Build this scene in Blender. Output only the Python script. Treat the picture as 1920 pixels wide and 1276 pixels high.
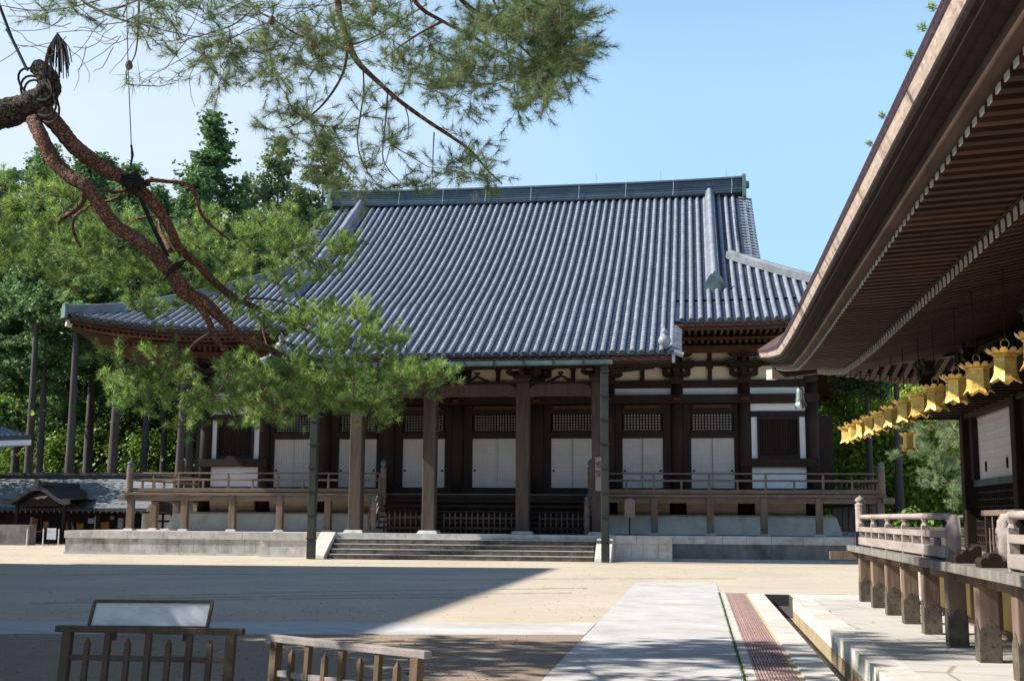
import bpy, math, random
import numpy as np
from mathutils import Vector, Matrix

for o in list(bpy.data.objects):
    bpy.data.objects.remove(o)
SC = bpy.context.scene
COL = SC.collection
R = math.radians

# ------------------------------------------------------------------ camera
F, CX, CY, HC = 2250.0, 960.0, 638.0, 1.9          # focal length and centre in photograph pixels, eye height in metres
VX, VY, ROLL = 1308.0, 972.0, 0.0067               # vanishing point of the +Y direction, slope of the horizon


def _n(v):
    v = np.array(v, float)
    return v / np.linalg.norm(v)


_a = (VX - CX) + (VY - CY) * ROLL
_b = -(VX - CX) * CX + (VY - CY) * (VY - ROLL * VX - CY) + F * F
_x = -_b / _a
_yd = _n([VX - CX, VY - CY, F])
_xd = -_n([_x - CX, VY + ROLL * (_x - VX) - CY, F])
_zd = np.cross(_xd, _yd)
M3 = np.array([_xd, _yd, _zd])


def P(px, py, Y):
    """world point seen at a photograph pixel, Y metres in front of the camera plane"""
    d = M3 @ np.array([px - CX, py - CY, F])
    p = np.array([0, 0, HC]) + d * (Y / d[1])
    return Vector(p)


cam = bpy.data.cameras.new('camera')
cam.sensor_width = 36
cam.sensor_fit = 'HORIZONTAL'
cam.lens = F / 1920 * 36
cam.clip_start = 0.1
cam.clip_end = 3000
camo = bpy.data.objects.new('camera', cam)
COL.objects.link(camo)
mw = Matrix.Identity(4)
for i in range(3):
    mw[i][0] = M3[i, 0]
    mw[i][1] = -M3[i, 1]
    mw[i][2] = -M3[i, 2]
mw[2][3] = HC
camo.matrix_world = mw
SC.camera = camo

# ------------------------------------------------------------------ light
EL, AZ = R(39.0), R(10.0)                            # sun height; it stands to the left (-X), a little to the front (-Y)
to_sun = Vector((-math.cos(AZ) * math.cos(EL), -math.sin(AZ) * math.cos(EL), math.sin(EL)))
W = bpy.data.worlds.new('World')
SC.world = W
W.use_nodes = True
nt = W.node_tree
bg = nt.nodes['Background']
sky = nt.nodes.new('ShaderNodeTexSky')
sky.sky_type = 'NISHITA'
sky.sun_disc = False
sky.sun_elevation = EL
sky.sun_rotation = math.atan2(to_sun.x, to_sun.y)
sky.altitude = 1500
sky.air_density = 1.0
sky.dust_density = 0.1
sky.ozone_density = 1.5
bg.inputs[1].default_value = 0.085
tc = nt.nodes.new('ShaderNodeTexCoord')           # pale band low in the sky, thin cirrus on the left


def _wn(kind, **kw):
    n = nt.nodes.new(kind)
    for k_, v_ in kw.items():
        setattr(n, k_, v_)
    return n


sep = _wn('ShaderNodeSeparateXYZ')
nt.links.new(tc.outputs['Generated'], sep.inputs[0])
m0 = _wn('ShaderNodeMapRange', interpolation_type='SMOOTHSTEP')
for k_, v_ in (('From Min', 0.62), ('From Max', 0.30), ('To Min', 0.0), ('To Max', 0.85)):
    m0.inputs[k_].default_value = v_
nt.links.new(sep.outputs['Z'], m0.inputs['Value'])
c0_ = _wn('ShaderNodeMix', data_type='RGBA')
c0_.inputs['B'].default_value = (3.2, 5.35, 7.9, 1)
nt.links.new(m0.outputs[0], c0_.inputs['Factor'])
nt.links.new(sky.outputs[0], c0_.inputs['A'])
dp = _wn('ShaderNodeVectorMath', operation='DOT_PRODUCT')
dp.inputs[1].default_value = Vector((-0.60, 0.79, 0.18)).normalized()
nt.links.new(tc.outputs['Generated'], dp.inputs[0])
m1 = _wn('ShaderNodeMapRange', interpolation_type='SMOOTHSTEP')
for k_, v_ in (('From Min', 0.80), ('From Max', 1.0), ('To Min', 0.03), ('To Max', 0.85)):
    m1.inputs[k_].default_value = v_
nt.links.new(dp.outputs['Value'], m1.inputs['Value'])
vs_ = _wn('ShaderNodeVectorMath', operation='MULTIPLY')
vs_.inputs[1].default_value = (1.0, 1.0, 3.2)
nt.links.new(tc.outputs['Generated'], vs_.inputs[0])
cn = _wn('ShaderNodeTexNoise')
cn.inputs['Scale'].default_value = 2.6
cn.inputs['Detail'].default_value = 5
nt.links.new(vs_.outputs[0], cn.inputs['Vector'])
m2 = _wn('ShaderNodeMapRange')
for k_, v_ in (('From Min', 0.35), ('From Max', 0.75), ('To Min', 0.7), ('To Max', 1.15)):
    m2.inputs[k_].default_value = v_
nt.links.new(cn.outputs['Fac'], m2.inputs['Value'])
mu = _wn('ShaderNodeMath', operation='MULTIPLY')
nt.links.new(m1.outputs[0], mu.inputs[0])
nt.links.new(m2.outputs[0], mu.inputs[1])
cm_ = _wn('ShaderNodeMix', data_type='RGBA')
cm_.inputs['B'].default_value = (5.3, 6.0, 6.6, 1)
nt.links.new(mu.outputs[0], cm_.inputs['Factor'])
nt.links.new(c0_.outputs['Result'], cm_.inputs['A'])
nt.links.new(cm_.outputs['Result'], bg.inputs[0])
sun = bpy.data.lights.new('sun', 'SUN')
sun.energy = 4.6
sun.angle = R(0.55)
sun.color = (1.0, 0.95, 0.86)
suno = bpy.data.objects.new('sun', sun)
COL.objects.link(suno)
suno.rotation_euler = to_sun.to_track_quat('Z', 'Y').to_euler()
SC.view_settings.view_transform = 'Standard'
SC.view_settings.look = 'None'
SC.view_settings.exposure = 0.88
SC.view_settings.gamma = 1
SC.cycles.max_bounces = 6
SC.cycles.transparent_max_bounces = 6

# ------------------------------------------------------------------ materials


def mat(name, col, rough=0.8, var=0.25, scale=3.0, stretch=(1, 1, 1), bump=0.0, bscale=None, island=0.0,
        metal=0.0, stain=None, sscale=0.6, samt=0.5, spec=0.3, translucent=0.0, sstretch=(1, 1, 1)):
    m = bpy.data.materials.new(name)
    m.use_nodes = True
    t = m.node_tree
    N, L = t.nodes, t.links
    b = N['Principled BSDF']
    b.inputs['Roughness'].default_value = rough
    b.inputs['Metallic'].default_value = metal
    b.inputs['Specular IOR Level'].default_value = spec
    g = N.new('ShaderNodeNewGeometry')
    mp = N.new('ShaderNodeVectorMath')
    mp.operation = 'MULTIPLY'
    mp.inputs[1].default_value = stretch
    L.new(g.outputs['Position'], mp.inputs[0])
    nz = N.new('ShaderNodeTexNoise')
    nz.inputs['Scale'].default_value = scale
    nz.inputs['Detail'].default_value = 5
    nz.inputs['Roughness'].default_value = 0.65
    L.new(mp.outputs[0], nz.inputs['Vector'])
    rng = N.new('ShaderNodeMapRange')
    rng.inputs['From Min'].default_value = 0.3
    rng.inputs['From Max'].default_value = 0.7
    rng.inputs['To Min'].default_value = 1 - var
    rng.inputs['To Max'].default_value = 1 + var
    L.new(nz.outputs['Fac'], rng.inputs['Value'])
    out = rng.outputs[0]
    if island:
        r2 = N.new('ShaderNodeMapRange')
        r2.inputs['To Min'].default_value = 1 - island
        r2.inputs['To Max'].default_value = 1 + island
        L.new(g.outputs['Random Per Island'], r2.inputs['Value'])
        mm = N.new('ShaderNodeMath')
        mm.operation = 'MULTIPLY'
        L.new(out, mm.inputs[0])
        L.new(r2.outputs[0], mm.inputs[1])
        out = mm.outputs[0]
    sc = N.new('ShaderNodeVectorMath')
    sc.operation = 'SCALE'
    if stain is not None:
        sm = N.new('ShaderNodeVectorMath')
        sm.operation = 'MULTIPLY'
        sm.inputs[1].default_value = sstretch
        L.new(g.outputs['Position'], sm.inputs[0])
        sn = N.new('ShaderNodeTexNoise')
        sn.inputs['Scale'].default_value = sscale
        sn.inputs['Detail'].default_value = 6
        sn.inputs['Roughness'].default_value = 0.7
        L.new(sm.outputs[0], sn.inputs['Vector'])
        sr = N.new('ShaderNodeMapRange')
        sr.inputs['From Min'].default_value = 0.5
        sr.inputs['From Max'].default_value = 0.68
        sr.inputs['To Max'].default_value = samt
        L.new(sn.outputs['Fac'], sr.inputs['Value'])
        mx = N.new('ShaderNodeMix')
        mx.data_type = 'RGBA'
        mx.inputs['A'].default_value = (*col, 1)
        mx.inputs['B'].default_value = (*stain, 1)
        L.new(sr.outputs[0], mx.inputs['Factor'])
        L.new(mx.outputs['Result'], sc.inputs[0])
    else:
        sc.inputs[0].default_value = col
    L.new(out, sc.inputs['Scale'])
    L.new(sc.outputs[0], b.inputs['Base Color'])
    if bump:
        bn = N.new('ShaderNodeTexNoise')
        bn.inputs['Scale'].default_value = bscale or scale * 4
        bn.inputs['Detail'].default_value = 4
        L.new(mp.outputs[0], bn.inputs['Vector'])
        bp = N.new('ShaderNodeBump')
        bp.inputs['Strength'].default_value = bump
        bp.inputs['Distance'].default_value = 0.02
        L.new(bn.outputs['Fac'], bp.inputs['Height'])
        L.new(bp.outputs[0], b.inputs['Normal'])
    if translucent:
        tr = N.new('ShaderNodeBsdfTranslucent')
        L.new(sc.outputs[0], tr.inputs['Color'])
        ms = N.new('ShaderNodeMixShader')
        ms.inputs[0].default_value = translucent
        L.new(b.outputs[0], ms.inputs[1])
        L.new(tr.outputs[0], ms.inputs[2])
        L.new(ms.outputs[0], N['Material Output'].inputs['Surface'])
    return m


M = dict(
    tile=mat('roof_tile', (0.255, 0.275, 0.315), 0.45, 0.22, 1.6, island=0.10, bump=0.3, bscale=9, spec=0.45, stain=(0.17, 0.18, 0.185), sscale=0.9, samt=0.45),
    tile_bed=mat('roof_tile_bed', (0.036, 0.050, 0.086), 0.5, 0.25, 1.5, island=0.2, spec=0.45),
    tile_end=mat('eave_tile', (0.065, 0.068, 0.075), 0.6, 0.3, 6, island=0.25),
    ridge=mat('ridge_tile', (0.075, 0.10, 0.135), 0.55, 0.4, 1.0, (0.4, 0.4, 14), island=0.3, spec=0.4, stain=(0.10, 0.16, 0.15), sscale=1.4, samt=0.6),
    copper=mat('green_copper', (0.09, 0.14, 0.13), 0.6, 0.3, 2.0, stain=(0.17, 0.25, 0.22), sscale=1.5, samt=0.6),
    pipe=mat('dark_copper_pipe', (0.034, 0.038, 0.031), 0.55, 0.3, 1.2, stain=(0.04, 0.055, 0.05), sscale=0.7, samt=0.7),
    wood_dark=mat('dark_timber', (0.026, 0.014, 0.0095), 0.7, 0.4, 4, (1, 1, 0.25), bump=0.2, island=0.25),
    wood_red=mat('red_brown_timber', (0.075, 0.032, 0.018), 0.7, 0.35, 4, bump=0.2, island=0.3),
    wood_col=mat('weathered_column', (0.082, 0.060, 0.048), 0.75, 0.35, 5, (1, 1, 0.12), bump=0.35, island=0.12),
    wood_grey=mat('grey_weathered_timber', (0.175, 0.13, 0.102), 0.85, 0.3, 5, (0.3, 1, 1), bump=0.3, island=0.14),
    wood_post=mat('weathered_post', (0.19, 0.132, 0.096), 0.85, 0.35, 5, (1, 1, 0.12), bump=0.35, island=0.14),
    wood_rail=mat('pale_weathered_rail', (0.325, 0.275, 0.25), 0.85, 0.3, 4, (1, 0.2, 1), bump=0.3, island=0.12),
    wood_floor=mat('veranda_edge', (0.19, 0.172, 0.152), 0.85, 0.45, 4.5, (1, 1.2, 0.1), bump=0.2, stain=(0.16, 0.19, 0.15), sscale=2.5, samt=0.8, sstretch=(1, 1, 0.1)),
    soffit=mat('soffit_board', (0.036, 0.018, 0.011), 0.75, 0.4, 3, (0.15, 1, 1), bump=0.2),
    rafter=mat('rafter_timber', (0.050, 0.0215, 0.0105), 0.75, 0.4, 5, (0.2, 1, 1), island=0.35),
    tip=mat('whitened_tip', (0.48, 0.47, 0.42), 0.8, 0.2, 8, island=0.15),
    white=mat('white_plaster', (0.86, 0.83, 0.82), 0.85, 0.07, 1.2),
    cream=mat('cream_plaster', (0.74, 0.64, 0.48), 0.9, 0.10, 0.8),
    buff=mat('buff_plaster', (0.62, 0.50, 0.36), 0.9, 0.12, 0.8),
    kame=mat('plinth_plaster', (0.62, 0.58, 0.52), 0.9, 0.15, 1.0, stain=(0.35, 0.32, 0.28), sscale=1.2, samt=0.5),
    paper=mat('door_paper', (0.63, 0.575, 0.52), 0.85, 0.08, 1.5),
    paper_line=mat('door_lattice', (0.50, 0.44, 0.38), 0.85, 0.1, 4),
    stone=mat('pale_granite', (0.50, 0.49, 0.46), 0.85, 0.2, 2.5, island=0.10, stain=(0.20, 0.185, 0.16), sscale=0.7, samt=0.75, bump=0.15, bscale=30),
    stone_face=mat('wall_granite', (0.43, 0.43, 0.40), 0.85, 0.28, 1.8, (1, 1, 0.35), island=0.14, stain=(0.13, 0.115, 0.09), sscale=0.5, samt=0.85, bump=0.15, bscale=25),
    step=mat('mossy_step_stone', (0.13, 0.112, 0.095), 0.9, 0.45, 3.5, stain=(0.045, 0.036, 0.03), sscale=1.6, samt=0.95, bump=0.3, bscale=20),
    curb=mat('white_curb', (0.58, 0.55, 0.50), 0.85, 0.14, 3, island=0.08, stain=(0.42, 0.38, 0.31), sscale=1.2, samt=0.6, bump=0.15, bscale=30),
    gap=mat('joint_shadow', (0.07, 0.065, 0.06), 0.95, 0.2, 3),
    walk=mat('concrete_walk', (0.50, 0.485, 0.47), 0.9, 0.16, 1.1, stain=(0.36, 0.34, 0.31), sscale=0.45, samt=0.6, bump=0.12, bscale=60),
    grate=mat('brown_grating', (0.40, 0.265, 0.24), 0.8, 0.2, 3, island=0.15),
    grass=mat('edge_grass', (0.13, 0.19, 0.04), 0.9, 0.4, 12, island=0.4),
    mortar=mat('tan_mortar', (0.52, 0.42, 0.28), 0.9, 0.2, 4),
    gold=mat('gilt_brass', (0.92, 0.62, 0.17), 0.42, 0.25, 14, metal=0.55, spec=0.5, island=0.15, stain=(0.45, 0.27, 0.08), sscale=9, samt=0.5),
    bell=mat('grey_green_bronze', (0.22, 0.26, 0.25), 0.5, 0.2, 8, metal=0.3),
    cord=mat('dark_cord', (0.02, 0.018, 0.016), 0.9, 0.2, 5),
    wire=mat('grey_wire', (0.10, 0.10, 0.11), 0.5, 0.1, 5),
    lichen=mat('copper_shoe', (0.105, 0.082, 0.062), 0.7, 0.35, 8, stain=(0.12, 0.14, 0.095), sscale=3.0, samt=0.7),
    yellow=mat('yellow_plaster', (0.66, 0.48, 0.19), 0.9, 0.10, 1.2, bump=0.1),
    thatch=mat('cypress_bark', (0.085, 0.055, 0.045), 0.95, 0.35, 7, (1, 1, 4), bump=0.5, bscale=30),
    thatch_cut=mat('cut_bark_edge', (0.54, 0.43, 0.355), 0.95, 0.3, 9, (1, 1, 5), bump=0.5, bscale=40, stain=(0.10, 0.055, 0.042), sscale=2.2, samt=0.95, sstretch=(1, 1.6, 0.3)),  # dark blotches imitate dappled tree shade on the sunlit cut edge
    thatch_top=mat('bark_rim', (0.075, 0.05, 0.065), 0.95, 0.4, 14, bump=0.6, bscale=50),
    bark_red=mat('red_pine_bark', (0.24, 0.12, 0.075), 0.95, 0.55, 14, (1, 1, 1), bump=1.0, bscale=34, stain=(0.045, 0.030, 0.024), sscale=7, samt=0.9),
    bark_old=mat('old_pine_bark', (0.075, 0.058, 0.046), 0.95, 0.6, 16, bump=1.0, bscale=30, stain=(0.09, 0.11, 0.03), sscale=4, samt=0.7),
    twig=mat('twig_bark', (0.12, 0.075, 0.055), 0.9, 0.3, 8),
    cedar_bark=mat('cedar_bark', (0.082, 0.070, 0.066), 0.95, 0.35, 2.0, (1, 1, 0.12), bump=0.5, bscale=5),
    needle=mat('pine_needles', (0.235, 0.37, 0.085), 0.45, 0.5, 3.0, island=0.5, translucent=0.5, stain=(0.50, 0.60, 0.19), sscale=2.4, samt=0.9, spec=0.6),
    needle_dark=mat('dark_pine_needles', (0.17, 0.245, 0.10), 0.55, 0.3, 1.5, island=0.35, translucent=0.45, stain=(0.16, 0.17, 0.05), sscale=1.5, samt=0.7),  # darker green needles for the overhanging pine
    needle_soft=mat('blue_green_needles', (0.26, 0.35, 0.17), 0.6, 0.3, 0.8, island=0.3, translucent=0.3),
    cedar=mat('cedar_leaves', (0.135, 0.235, 0.085), 0.7, 0.5, 0.45, island=0.4, translucent=0.3),
    cedar_light=mat('light_cedar_leaves', (0.19, 0.25, 0.10), 0.7, 0.4, 0.5, island=0.4, translucent=0.3),
    leaf=mat('broad_leaves', (0.30, 0.40, 0.055), 0.6, 0.45, 0.4, island=0.45, translucent=0.4),
    leaf_dark=mat('dark_broad_leaves', (0.15, 0.24, 0.04), 0.6, 0.45, 0.4, island=0.45, translucent=0.3),
    shop_roof=mat('shop_copper_roof', (0.17, 0.19, 0.205), 0.6, 0.2, 1.0, island=0.06, stain=(0.30, 0.33, 0.33), sscale=0.8, samt=0.6),
    shop_dark=mat('shop_dark_roof', (0.055, 0.048, 0.055), 0.6, 0.3, 2.0),
    sign_white=mat('weathered_sign_board', (0.70, 0.67, 0.66), 0.6, 0.1, 2.0, stain=(0.40, 0.36, 0.27), sscale=2.6, samt=0.6, sstretch=(0.7, 1, 1.6)),
    red_cloth=mat('dark_red_cloth', (0.16, 0.03, 0.03), 0.9, 0.2, 4),
    orange=mat('orange_goods', (0.55, 0.22, 0.05), 0.8, 0.4, 6, island=0.4),
    notice=mat('notice_paper', (0.62, 0.66, 0.70), 0.8, 0.15, 4),
    eave_beam=mat('old_eave_beam', (0.070, 0.042, 0.029), 0.85, 0.4, 4, (1, 0.25, 1), bump=0.3),
    shade_granite=mat('shade_toned_granite', (0.17, 0.165, 0.155), 0.9, 0.35, 1.6, (1, 1, 0.4), island=0.15, stain=(0.07, 0.065, 0.055), sscale=0.6, samt=0.85, bump=0.15, bscale=25),  # darker tone puts shade on the set-back wall and the low wall
    hip=mat('hip_ridge_tile', (0.17, 0.19, 0.215), 0.55, 0.35, 1.2, stain=(0.09, 0.10, 0.11), sscale=1.5, samt=0.7),
    rut_shade=mat('rut_shade_sand', (0.40, 0.335, 0.255), 0.95, 0.2, 2),  # darker than the ground: rut shading put into the colour
    underside=mat('bark_underside', (0.020, 0.011, 0.008), 0.95, 0.4, 8, bump=0.4),  # near-black tone carries the shade under the eave
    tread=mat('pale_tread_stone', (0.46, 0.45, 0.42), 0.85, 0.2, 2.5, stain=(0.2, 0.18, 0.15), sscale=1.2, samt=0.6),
    ink=mat('black_ink', (0.02, 0.018, 0.018), 0.9, 0.1, 4),
    plaque=mat('pale_plaque_board', (0.33, 0.25, 0.215), 0.85, 0.2, 6, (1, 1, 0.2)),
    fence=mat('brown_barrier_timber', (0.115, 0.078, 0.048), 0.8, 0.35, 6, (1, 1, 0.2), bump=0.3, island=0.2),
    fence_rail=mat('grey_barrier_rail', (0.30, 0.255, 0.235), 0.85, 0.3, 7, (0.25, 1, 1), bump=0.35),
    dead_leaf=mat('red_brown_leaf', (0.25, 0.08, 0.03), 0.8, 0.3, 20),
    ground=None, gravel=None, floor=None, flag=None, water=mat('drain_silt', (0.36, 0.29, 0.19), 0.7, 0.35, 3, stain=(0.22, 0.17, 0.10), sscale=1.5, samt=0.8),
    hill=mat('hill_green', (0.03, 0.055, 0.025), 0.9, 0.4, 0.2),
)
M['ground'] = mat('pale_sand', (0.50, 0.425, 0.33), 0.95, 0.10, 0.25, stain=(0.42, 0.35, 0.265), sscale=0.18, samt=0.7, bump=0.25, bscale=90)
M['gravel'] = mat('brown_gravel', (0.33, 0.25, 0.185), 0.95, 0.45, 45, bump=0.8, bscale=70, stain=(0.26, 0.19, 0.14), sscale=0.8, samt=0.6)
M['floor'] = mat('forest_floor', (0.10, 0.085, 0.05), 0.95, 0.4, 0.8)


def flag_material():
    m = mat('flagstone', (0.50, 0.475, 0.44), 0.85, 0.12, 1.6, stain=(0.46, 0.42, 0.37), sscale=0.8, samt=0.6)
    t = m.node_tree
    N, L = t.nodes, t.links
    b = N['Principled BSDF']
    src = b.inputs['Base Color'].links[0].from_socket
    g = [n for n in N if n.bl_idname == 'ShaderNodeNewGeometry'][0]
    vm = N.new('ShaderNodeVectorMath')
    vm.operation = 'MULTIPLY'
    vm.inputs[1].default_value = (0.62, 0.95, 0.0)
    L.new(g.outputs['Position'], vm.inputs[0])
    vo = N.new('ShaderNodeTexVoronoi')
    vo.feature = 'DISTANCE_TO_EDGE'
    vo.inputs['Scale'].default_value = 1.0
    vo.inputs['Randomness'].default_value = 0.8
    L.new(vm.outputs[0], vo.inputs['Vector'])
    r = N.new('ShaderNodeMapRange')
    r.inputs['From Min'].default_value = 0.006
    r.inputs['From Max'].default_value = 0.018
    L.new(vo.outputs['Distance'], r.inputs['Value'])
    mx = N.new('ShaderNodeMix')
    mx.data_type = 'RGBA'
    mx.inputs['A'].default_value = (0.30, 0.26, 0.22, 1)
    L.new(r.outputs[0], mx.inputs['Factor'])
    L.new(src, mx.inputs['B'])
    L.new(mx.outputs['Result'], b.inputs['Base Color'])
    return m


M['flag'] = flag_material()


def crack_bark(m, scale, stretch, dark):
    t = m.node_tree
    N, L = t.nodes, t.links
    b = N['Principled BSDF']
    src = b.inputs['Base Color'].links[0].from_socket
    g_ = [n for n in N if n.bl_idname == 'ShaderNodeNewGeometry'][0]
    nz_ = N.new('ShaderNodeTexNoise')
    nz_.inputs['Scale'].default_value = 9
    L.new(g_.outputs['Position'], nz_.inputs['Vector'])
    ad = N.new('ShaderNodeVectorMath')
    ad.operation = 'MULTIPLY_ADD'
    ad.inputs[1].default_value = (0.10, 0.10, 0.10)
    L.new(nz_.outputs['Color'], ad.inputs[0])
    L.new(g_.outputs['Position'], ad.inputs[2])
    vm = N.new('ShaderNodeVectorMath')
    vm.operation = 'MULTIPLY'
    vm.inputs[1].default_value = stretch
    L.new(ad.outputs[0], vm.inputs[0])
    vo = N.new('ShaderNodeTexVoronoi')
    vo.feature = 'DISTANCE_TO_EDGE'
    vo.inputs['Scale'].default_value = scale
    L.new(vm.outputs[0], vo.inputs['Vector'])
    r_ = N.new('ShaderNodeMapRange')
    r_.inputs['From Min'].default_value = 0.02
    r_.inputs['From Max'].default_value = 0.11
    L.new(vo.outputs['Distance'], r_.inputs['Value'])
    mx = N.new('ShaderNodeMix')
    mx.data_type = 'RGBA'
    mx.inputs['A'].default_value = (*dark, 1)
    L.new(r_.outputs[0], mx.inputs['Factor'])
    L.new(src, mx.inputs['B'])
    L.new(mx.outputs['Result'], b.inputs['Base Color'])
    bp = N.new('ShaderNodeBump')
    bp.inputs['Strength'].default_value = 0.9
    bp.inputs['Distance'].default_value = 0.03
    L.new(r_.outputs[0], bp.inputs['Height'])
    if b.inputs['Normal'].links:
        L.new(b.inputs['Normal'].links[0].from_socket, bp.inputs['Normal'])
    L.new(bp.outputs[0], b.inputs['Normal'])


crack_bark(M['bark_old'], 19, (1, 1, 1), (0.018, 0.014, 0.012))
crack_bark(M['bark_red'], 34, (0.6, 1, 0.6), (0.105, 0.052, 0.034))

# ------------------------------------------------------------------ mesh helpers
OFF = {}


class MB:
    """collects shapes in world coordinates and links them as ONE mesh object"""

    def __init__(self):
        self.v, self.f = [], []

    def add(self, vs, fs):
        o = len(self.v)
        self.v += [tuple(p) for p in vs]
        self.f += [tuple(i + o for i in f) for f in fs]
        return self

    BOXF = [(0, 3, 2, 1), (4, 5, 6, 7), (0, 1, 5, 4), (1, 2, 6, 5), (2, 3, 7, 6), (3, 0, 4, 7)]

    def box(self, x0, x1, y0, y1, z0, z1):
        return self.add([(x0, y0, z0), (x1, y0, z0), (x1, y1, z0), (x0, y1, z0),
                         (x0, y0, z1), (x1, y0, z1), (x1, y1, z1), (x0, y1, z1)], self.BOXF)

    def frustum(self, b, t):
        """b, t = (x0,x1,y0,y1,z)"""
        return self.add([(b[0], b[2], b[4]), (b[1], b[2], b[4]), (b[1], b[3], b[4]), (b[0], b[3], b[4]),
                         (t[0], t[2], t[4]), (t[1], t[2], t[4]), (t[1], t[3], t[4]), (t[0], t[3], t[4])], self.BOXF)

    def bar(self, p, q, w, h, up=(0, 0, 1)):
        p, q, up = Vector(p), Vector(q), Vector(up)
        d = (q - p).normalized()
        s = d.cross(up)
        s = s.normalized() * (w / 2)
        u = s.cross(d).normalized() * (h / 2)
        vs = [p - s - u, p + s - u, q + s - u, q - s - u, p - s + u, p + s + u, q + s + u, q - s + u]
        return self.add(vs, self.BOXF)

    def tube(self, pts, rad, n=8, caps=True):
        pts = [Vector(p) for p in pts]
        if not hasattr(rad, '__len__'):
            rad = [rad] * len(pts)
        rings = []
        ref = None
        for i, p in enumerate(pts):
            a = pts[max(i - 1, 0)]
            b = pts[min(i + 1, len(pts) - 1)]
            d = (b - a)
            if d.length < 1e-9:
                d = Vector((0, 0, 1))
            d.normalize()
            if ref is None:
                ref = d.orthogonal().normalized()
            ref = (ref - d * ref.dot(d))
            if ref.length < 1e-6:
                ref = d.orthogonal()
            ref.normalize()
            s = d.cross(ref)
            rings.append([p + (ref * math.cos(2 * math.pi * k / n) + s * math.sin(2 * math.pi * k / n)) * rad[i] for k in range(n)])
        vs = [v for r in rings for v in r]
        fs = []
        for i in range(len(pts) - 1):
            for k in range(n):
                k2 = (k + 1) % n
                fs.append((i * n + k, i * n + k2, (i + 1) * n + k2, (i + 1) * n + k))
        if caps:
            fs.append(tuple(reversed(range(n))))
            fs.append(tuple((len(pts) - 1) * n + k for k in range(n)))
        return self.add(vs, fs)

    def lathe(self, x, y, prof, n=14, z=0, ph=0.0):
        vs = []
        for r, h in prof:
            for k in range(n):
                a = 2 * math.pi * k / n + ph
                vs.append((x + r * math.cos(a), y + r * math.sin(a), z + h))
        fs = []
        for i in range(len(prof) - 1):
            for k in range(n):
                k2 = (k + 1) % n
                fs.append((i * n + k, i * n + k2, (i + 1) * n + k2, (i + 1) * n + k))
        fs.append(tuple(reversed(range(n))))
        fs.append(tuple((len(prof) - 1) * n + k for k in range(n)))
        return self.add(vs, fs)

    def prism(self, poly, fn, t0, t1):
        """poly: 2D outline, fn(u, v, t) -> xyz, extruded from t0 to t1"""
        n = len(poly)
        vs = [fn(u, v, t0) for u, v in poly] + [fn(u, v, t1) for u, v in poly]
        fs = [tuple(range(n)), tuple(reversed(range(n, 2 * n)))]
        for k in range(n):
            k2 = (k + 1) % n
            fs.append((k, k + n, k2 + n, k2))
        return self.add(vs, fs)

    def grid(self, rows, flip=False):
        n = len(rows[0])
        vs = [p for r in rows for p in r]
        fs = []
        for i in range(len(rows) - 1):
            for k in range(n - 1):
                q = (i * n + k, i * n + k + 1, (i + 1) * n + k + 1, (i + 1) * n + k)
                fs.append(q[::-1] if flip else q)
        return self.add(vs, fs)

    def build(self, name, material, parent=None, smooth=False, bevel=0.0):
        off = OFF.get(parent.name, Vector((0, 0, 0))) if parent else Vector((0, 0, 0))
        me = bpy.data.meshes.new(name)
        me.from_pydata([(p[0] - off.x, p[1] - off.y, p[2] - off.z) for p in self.v], [], self.f)
        me.materials.append(material)
        if smooth:
            me.polygons.foreach_set('use_smooth', [True] * len(me.polygons))
        me.update()
        o = bpy.data.objects.new(name, me)
        COL.objects.link(o)
        if parent:
            o.parent = parent
            OFF[o.name] = off
        if bevel:
            bm = o.modifiers.new('bevel', 'BEVEL')
            bm.width = bevel
            bm.segments = 2
            bm.limit_method = 'ANGLE'
        return o


def np_mesh(name, verts, nper, material, parent=None):
    """verts: (n*nper, 3) array, consecutive nper vertices make a face"""
    off = OFF.get(parent.name, Vector((0, 0, 0))) if parent else Vector((0, 0, 0))
    v = np.asarray(verts, np.float32) - np.array(off, np.float32)
    nf = len(v) // nper
    me = bpy.data.meshes.new(name)
    me.vertices.add(len(v))
    me.vertices.foreach_set('co', v.ravel())
    me.loops.add(nf * nper)
    me.loops.foreach_set('vertex_index', np.arange(nf * nper, dtype=np.int32))
    me.polygons.add(nf)
    me.polygons.foreach_set('loop_start', np.arange(0, nf * nper, nper, dtype=np.int32))
    me.polygons.foreach_set('loop_total', np.full(nf, nper, np.int32))
    me.materials.append(material)
    me.update(calc_edges=True)
    o = bpy.data.objects.new(name, me)
    COL.objects.link(o)
    if parent:
        o.parent = parent
        OFF[o.name] = off
    return o


def tag(o, label, cat, group=None):
    o['label'] = label
    o['category'] = cat
    if group:
        o['group'] = group
    return o


def thing(name, loc, label, cat, group=None):
    o = bpy.data.objects.new(name, None)
    o.empty_display_size = 0.3
    COL.objects.link(o)
    o.location = loc
    OFF[o.name] = Vector(loc)
    return tag(o, label, cat, group)


def struct(name, mb, m):
    o = mb.build(name, m)
    o['kind'] = 'structure'
    return o


def copy_thing(root, loc, rotz=0.0, scale=1.0, label=None, sz=None):
    r = root.copy()
    COL.objects.link(r)
    r.location = loc
    r.rotation_euler = (0, 0, rotz)
    r.scale = (scale, scale, sz or scale)
    if label:
        r['label'] = label
    for ch in list(root.children):
        c = ch.copy()
        COL.objects.link(c)
        c.parent = r
        for g in list(ch.children):
            d = g.copy()
            COL.objects.link(d)
            d.parent = c
    return r


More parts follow.
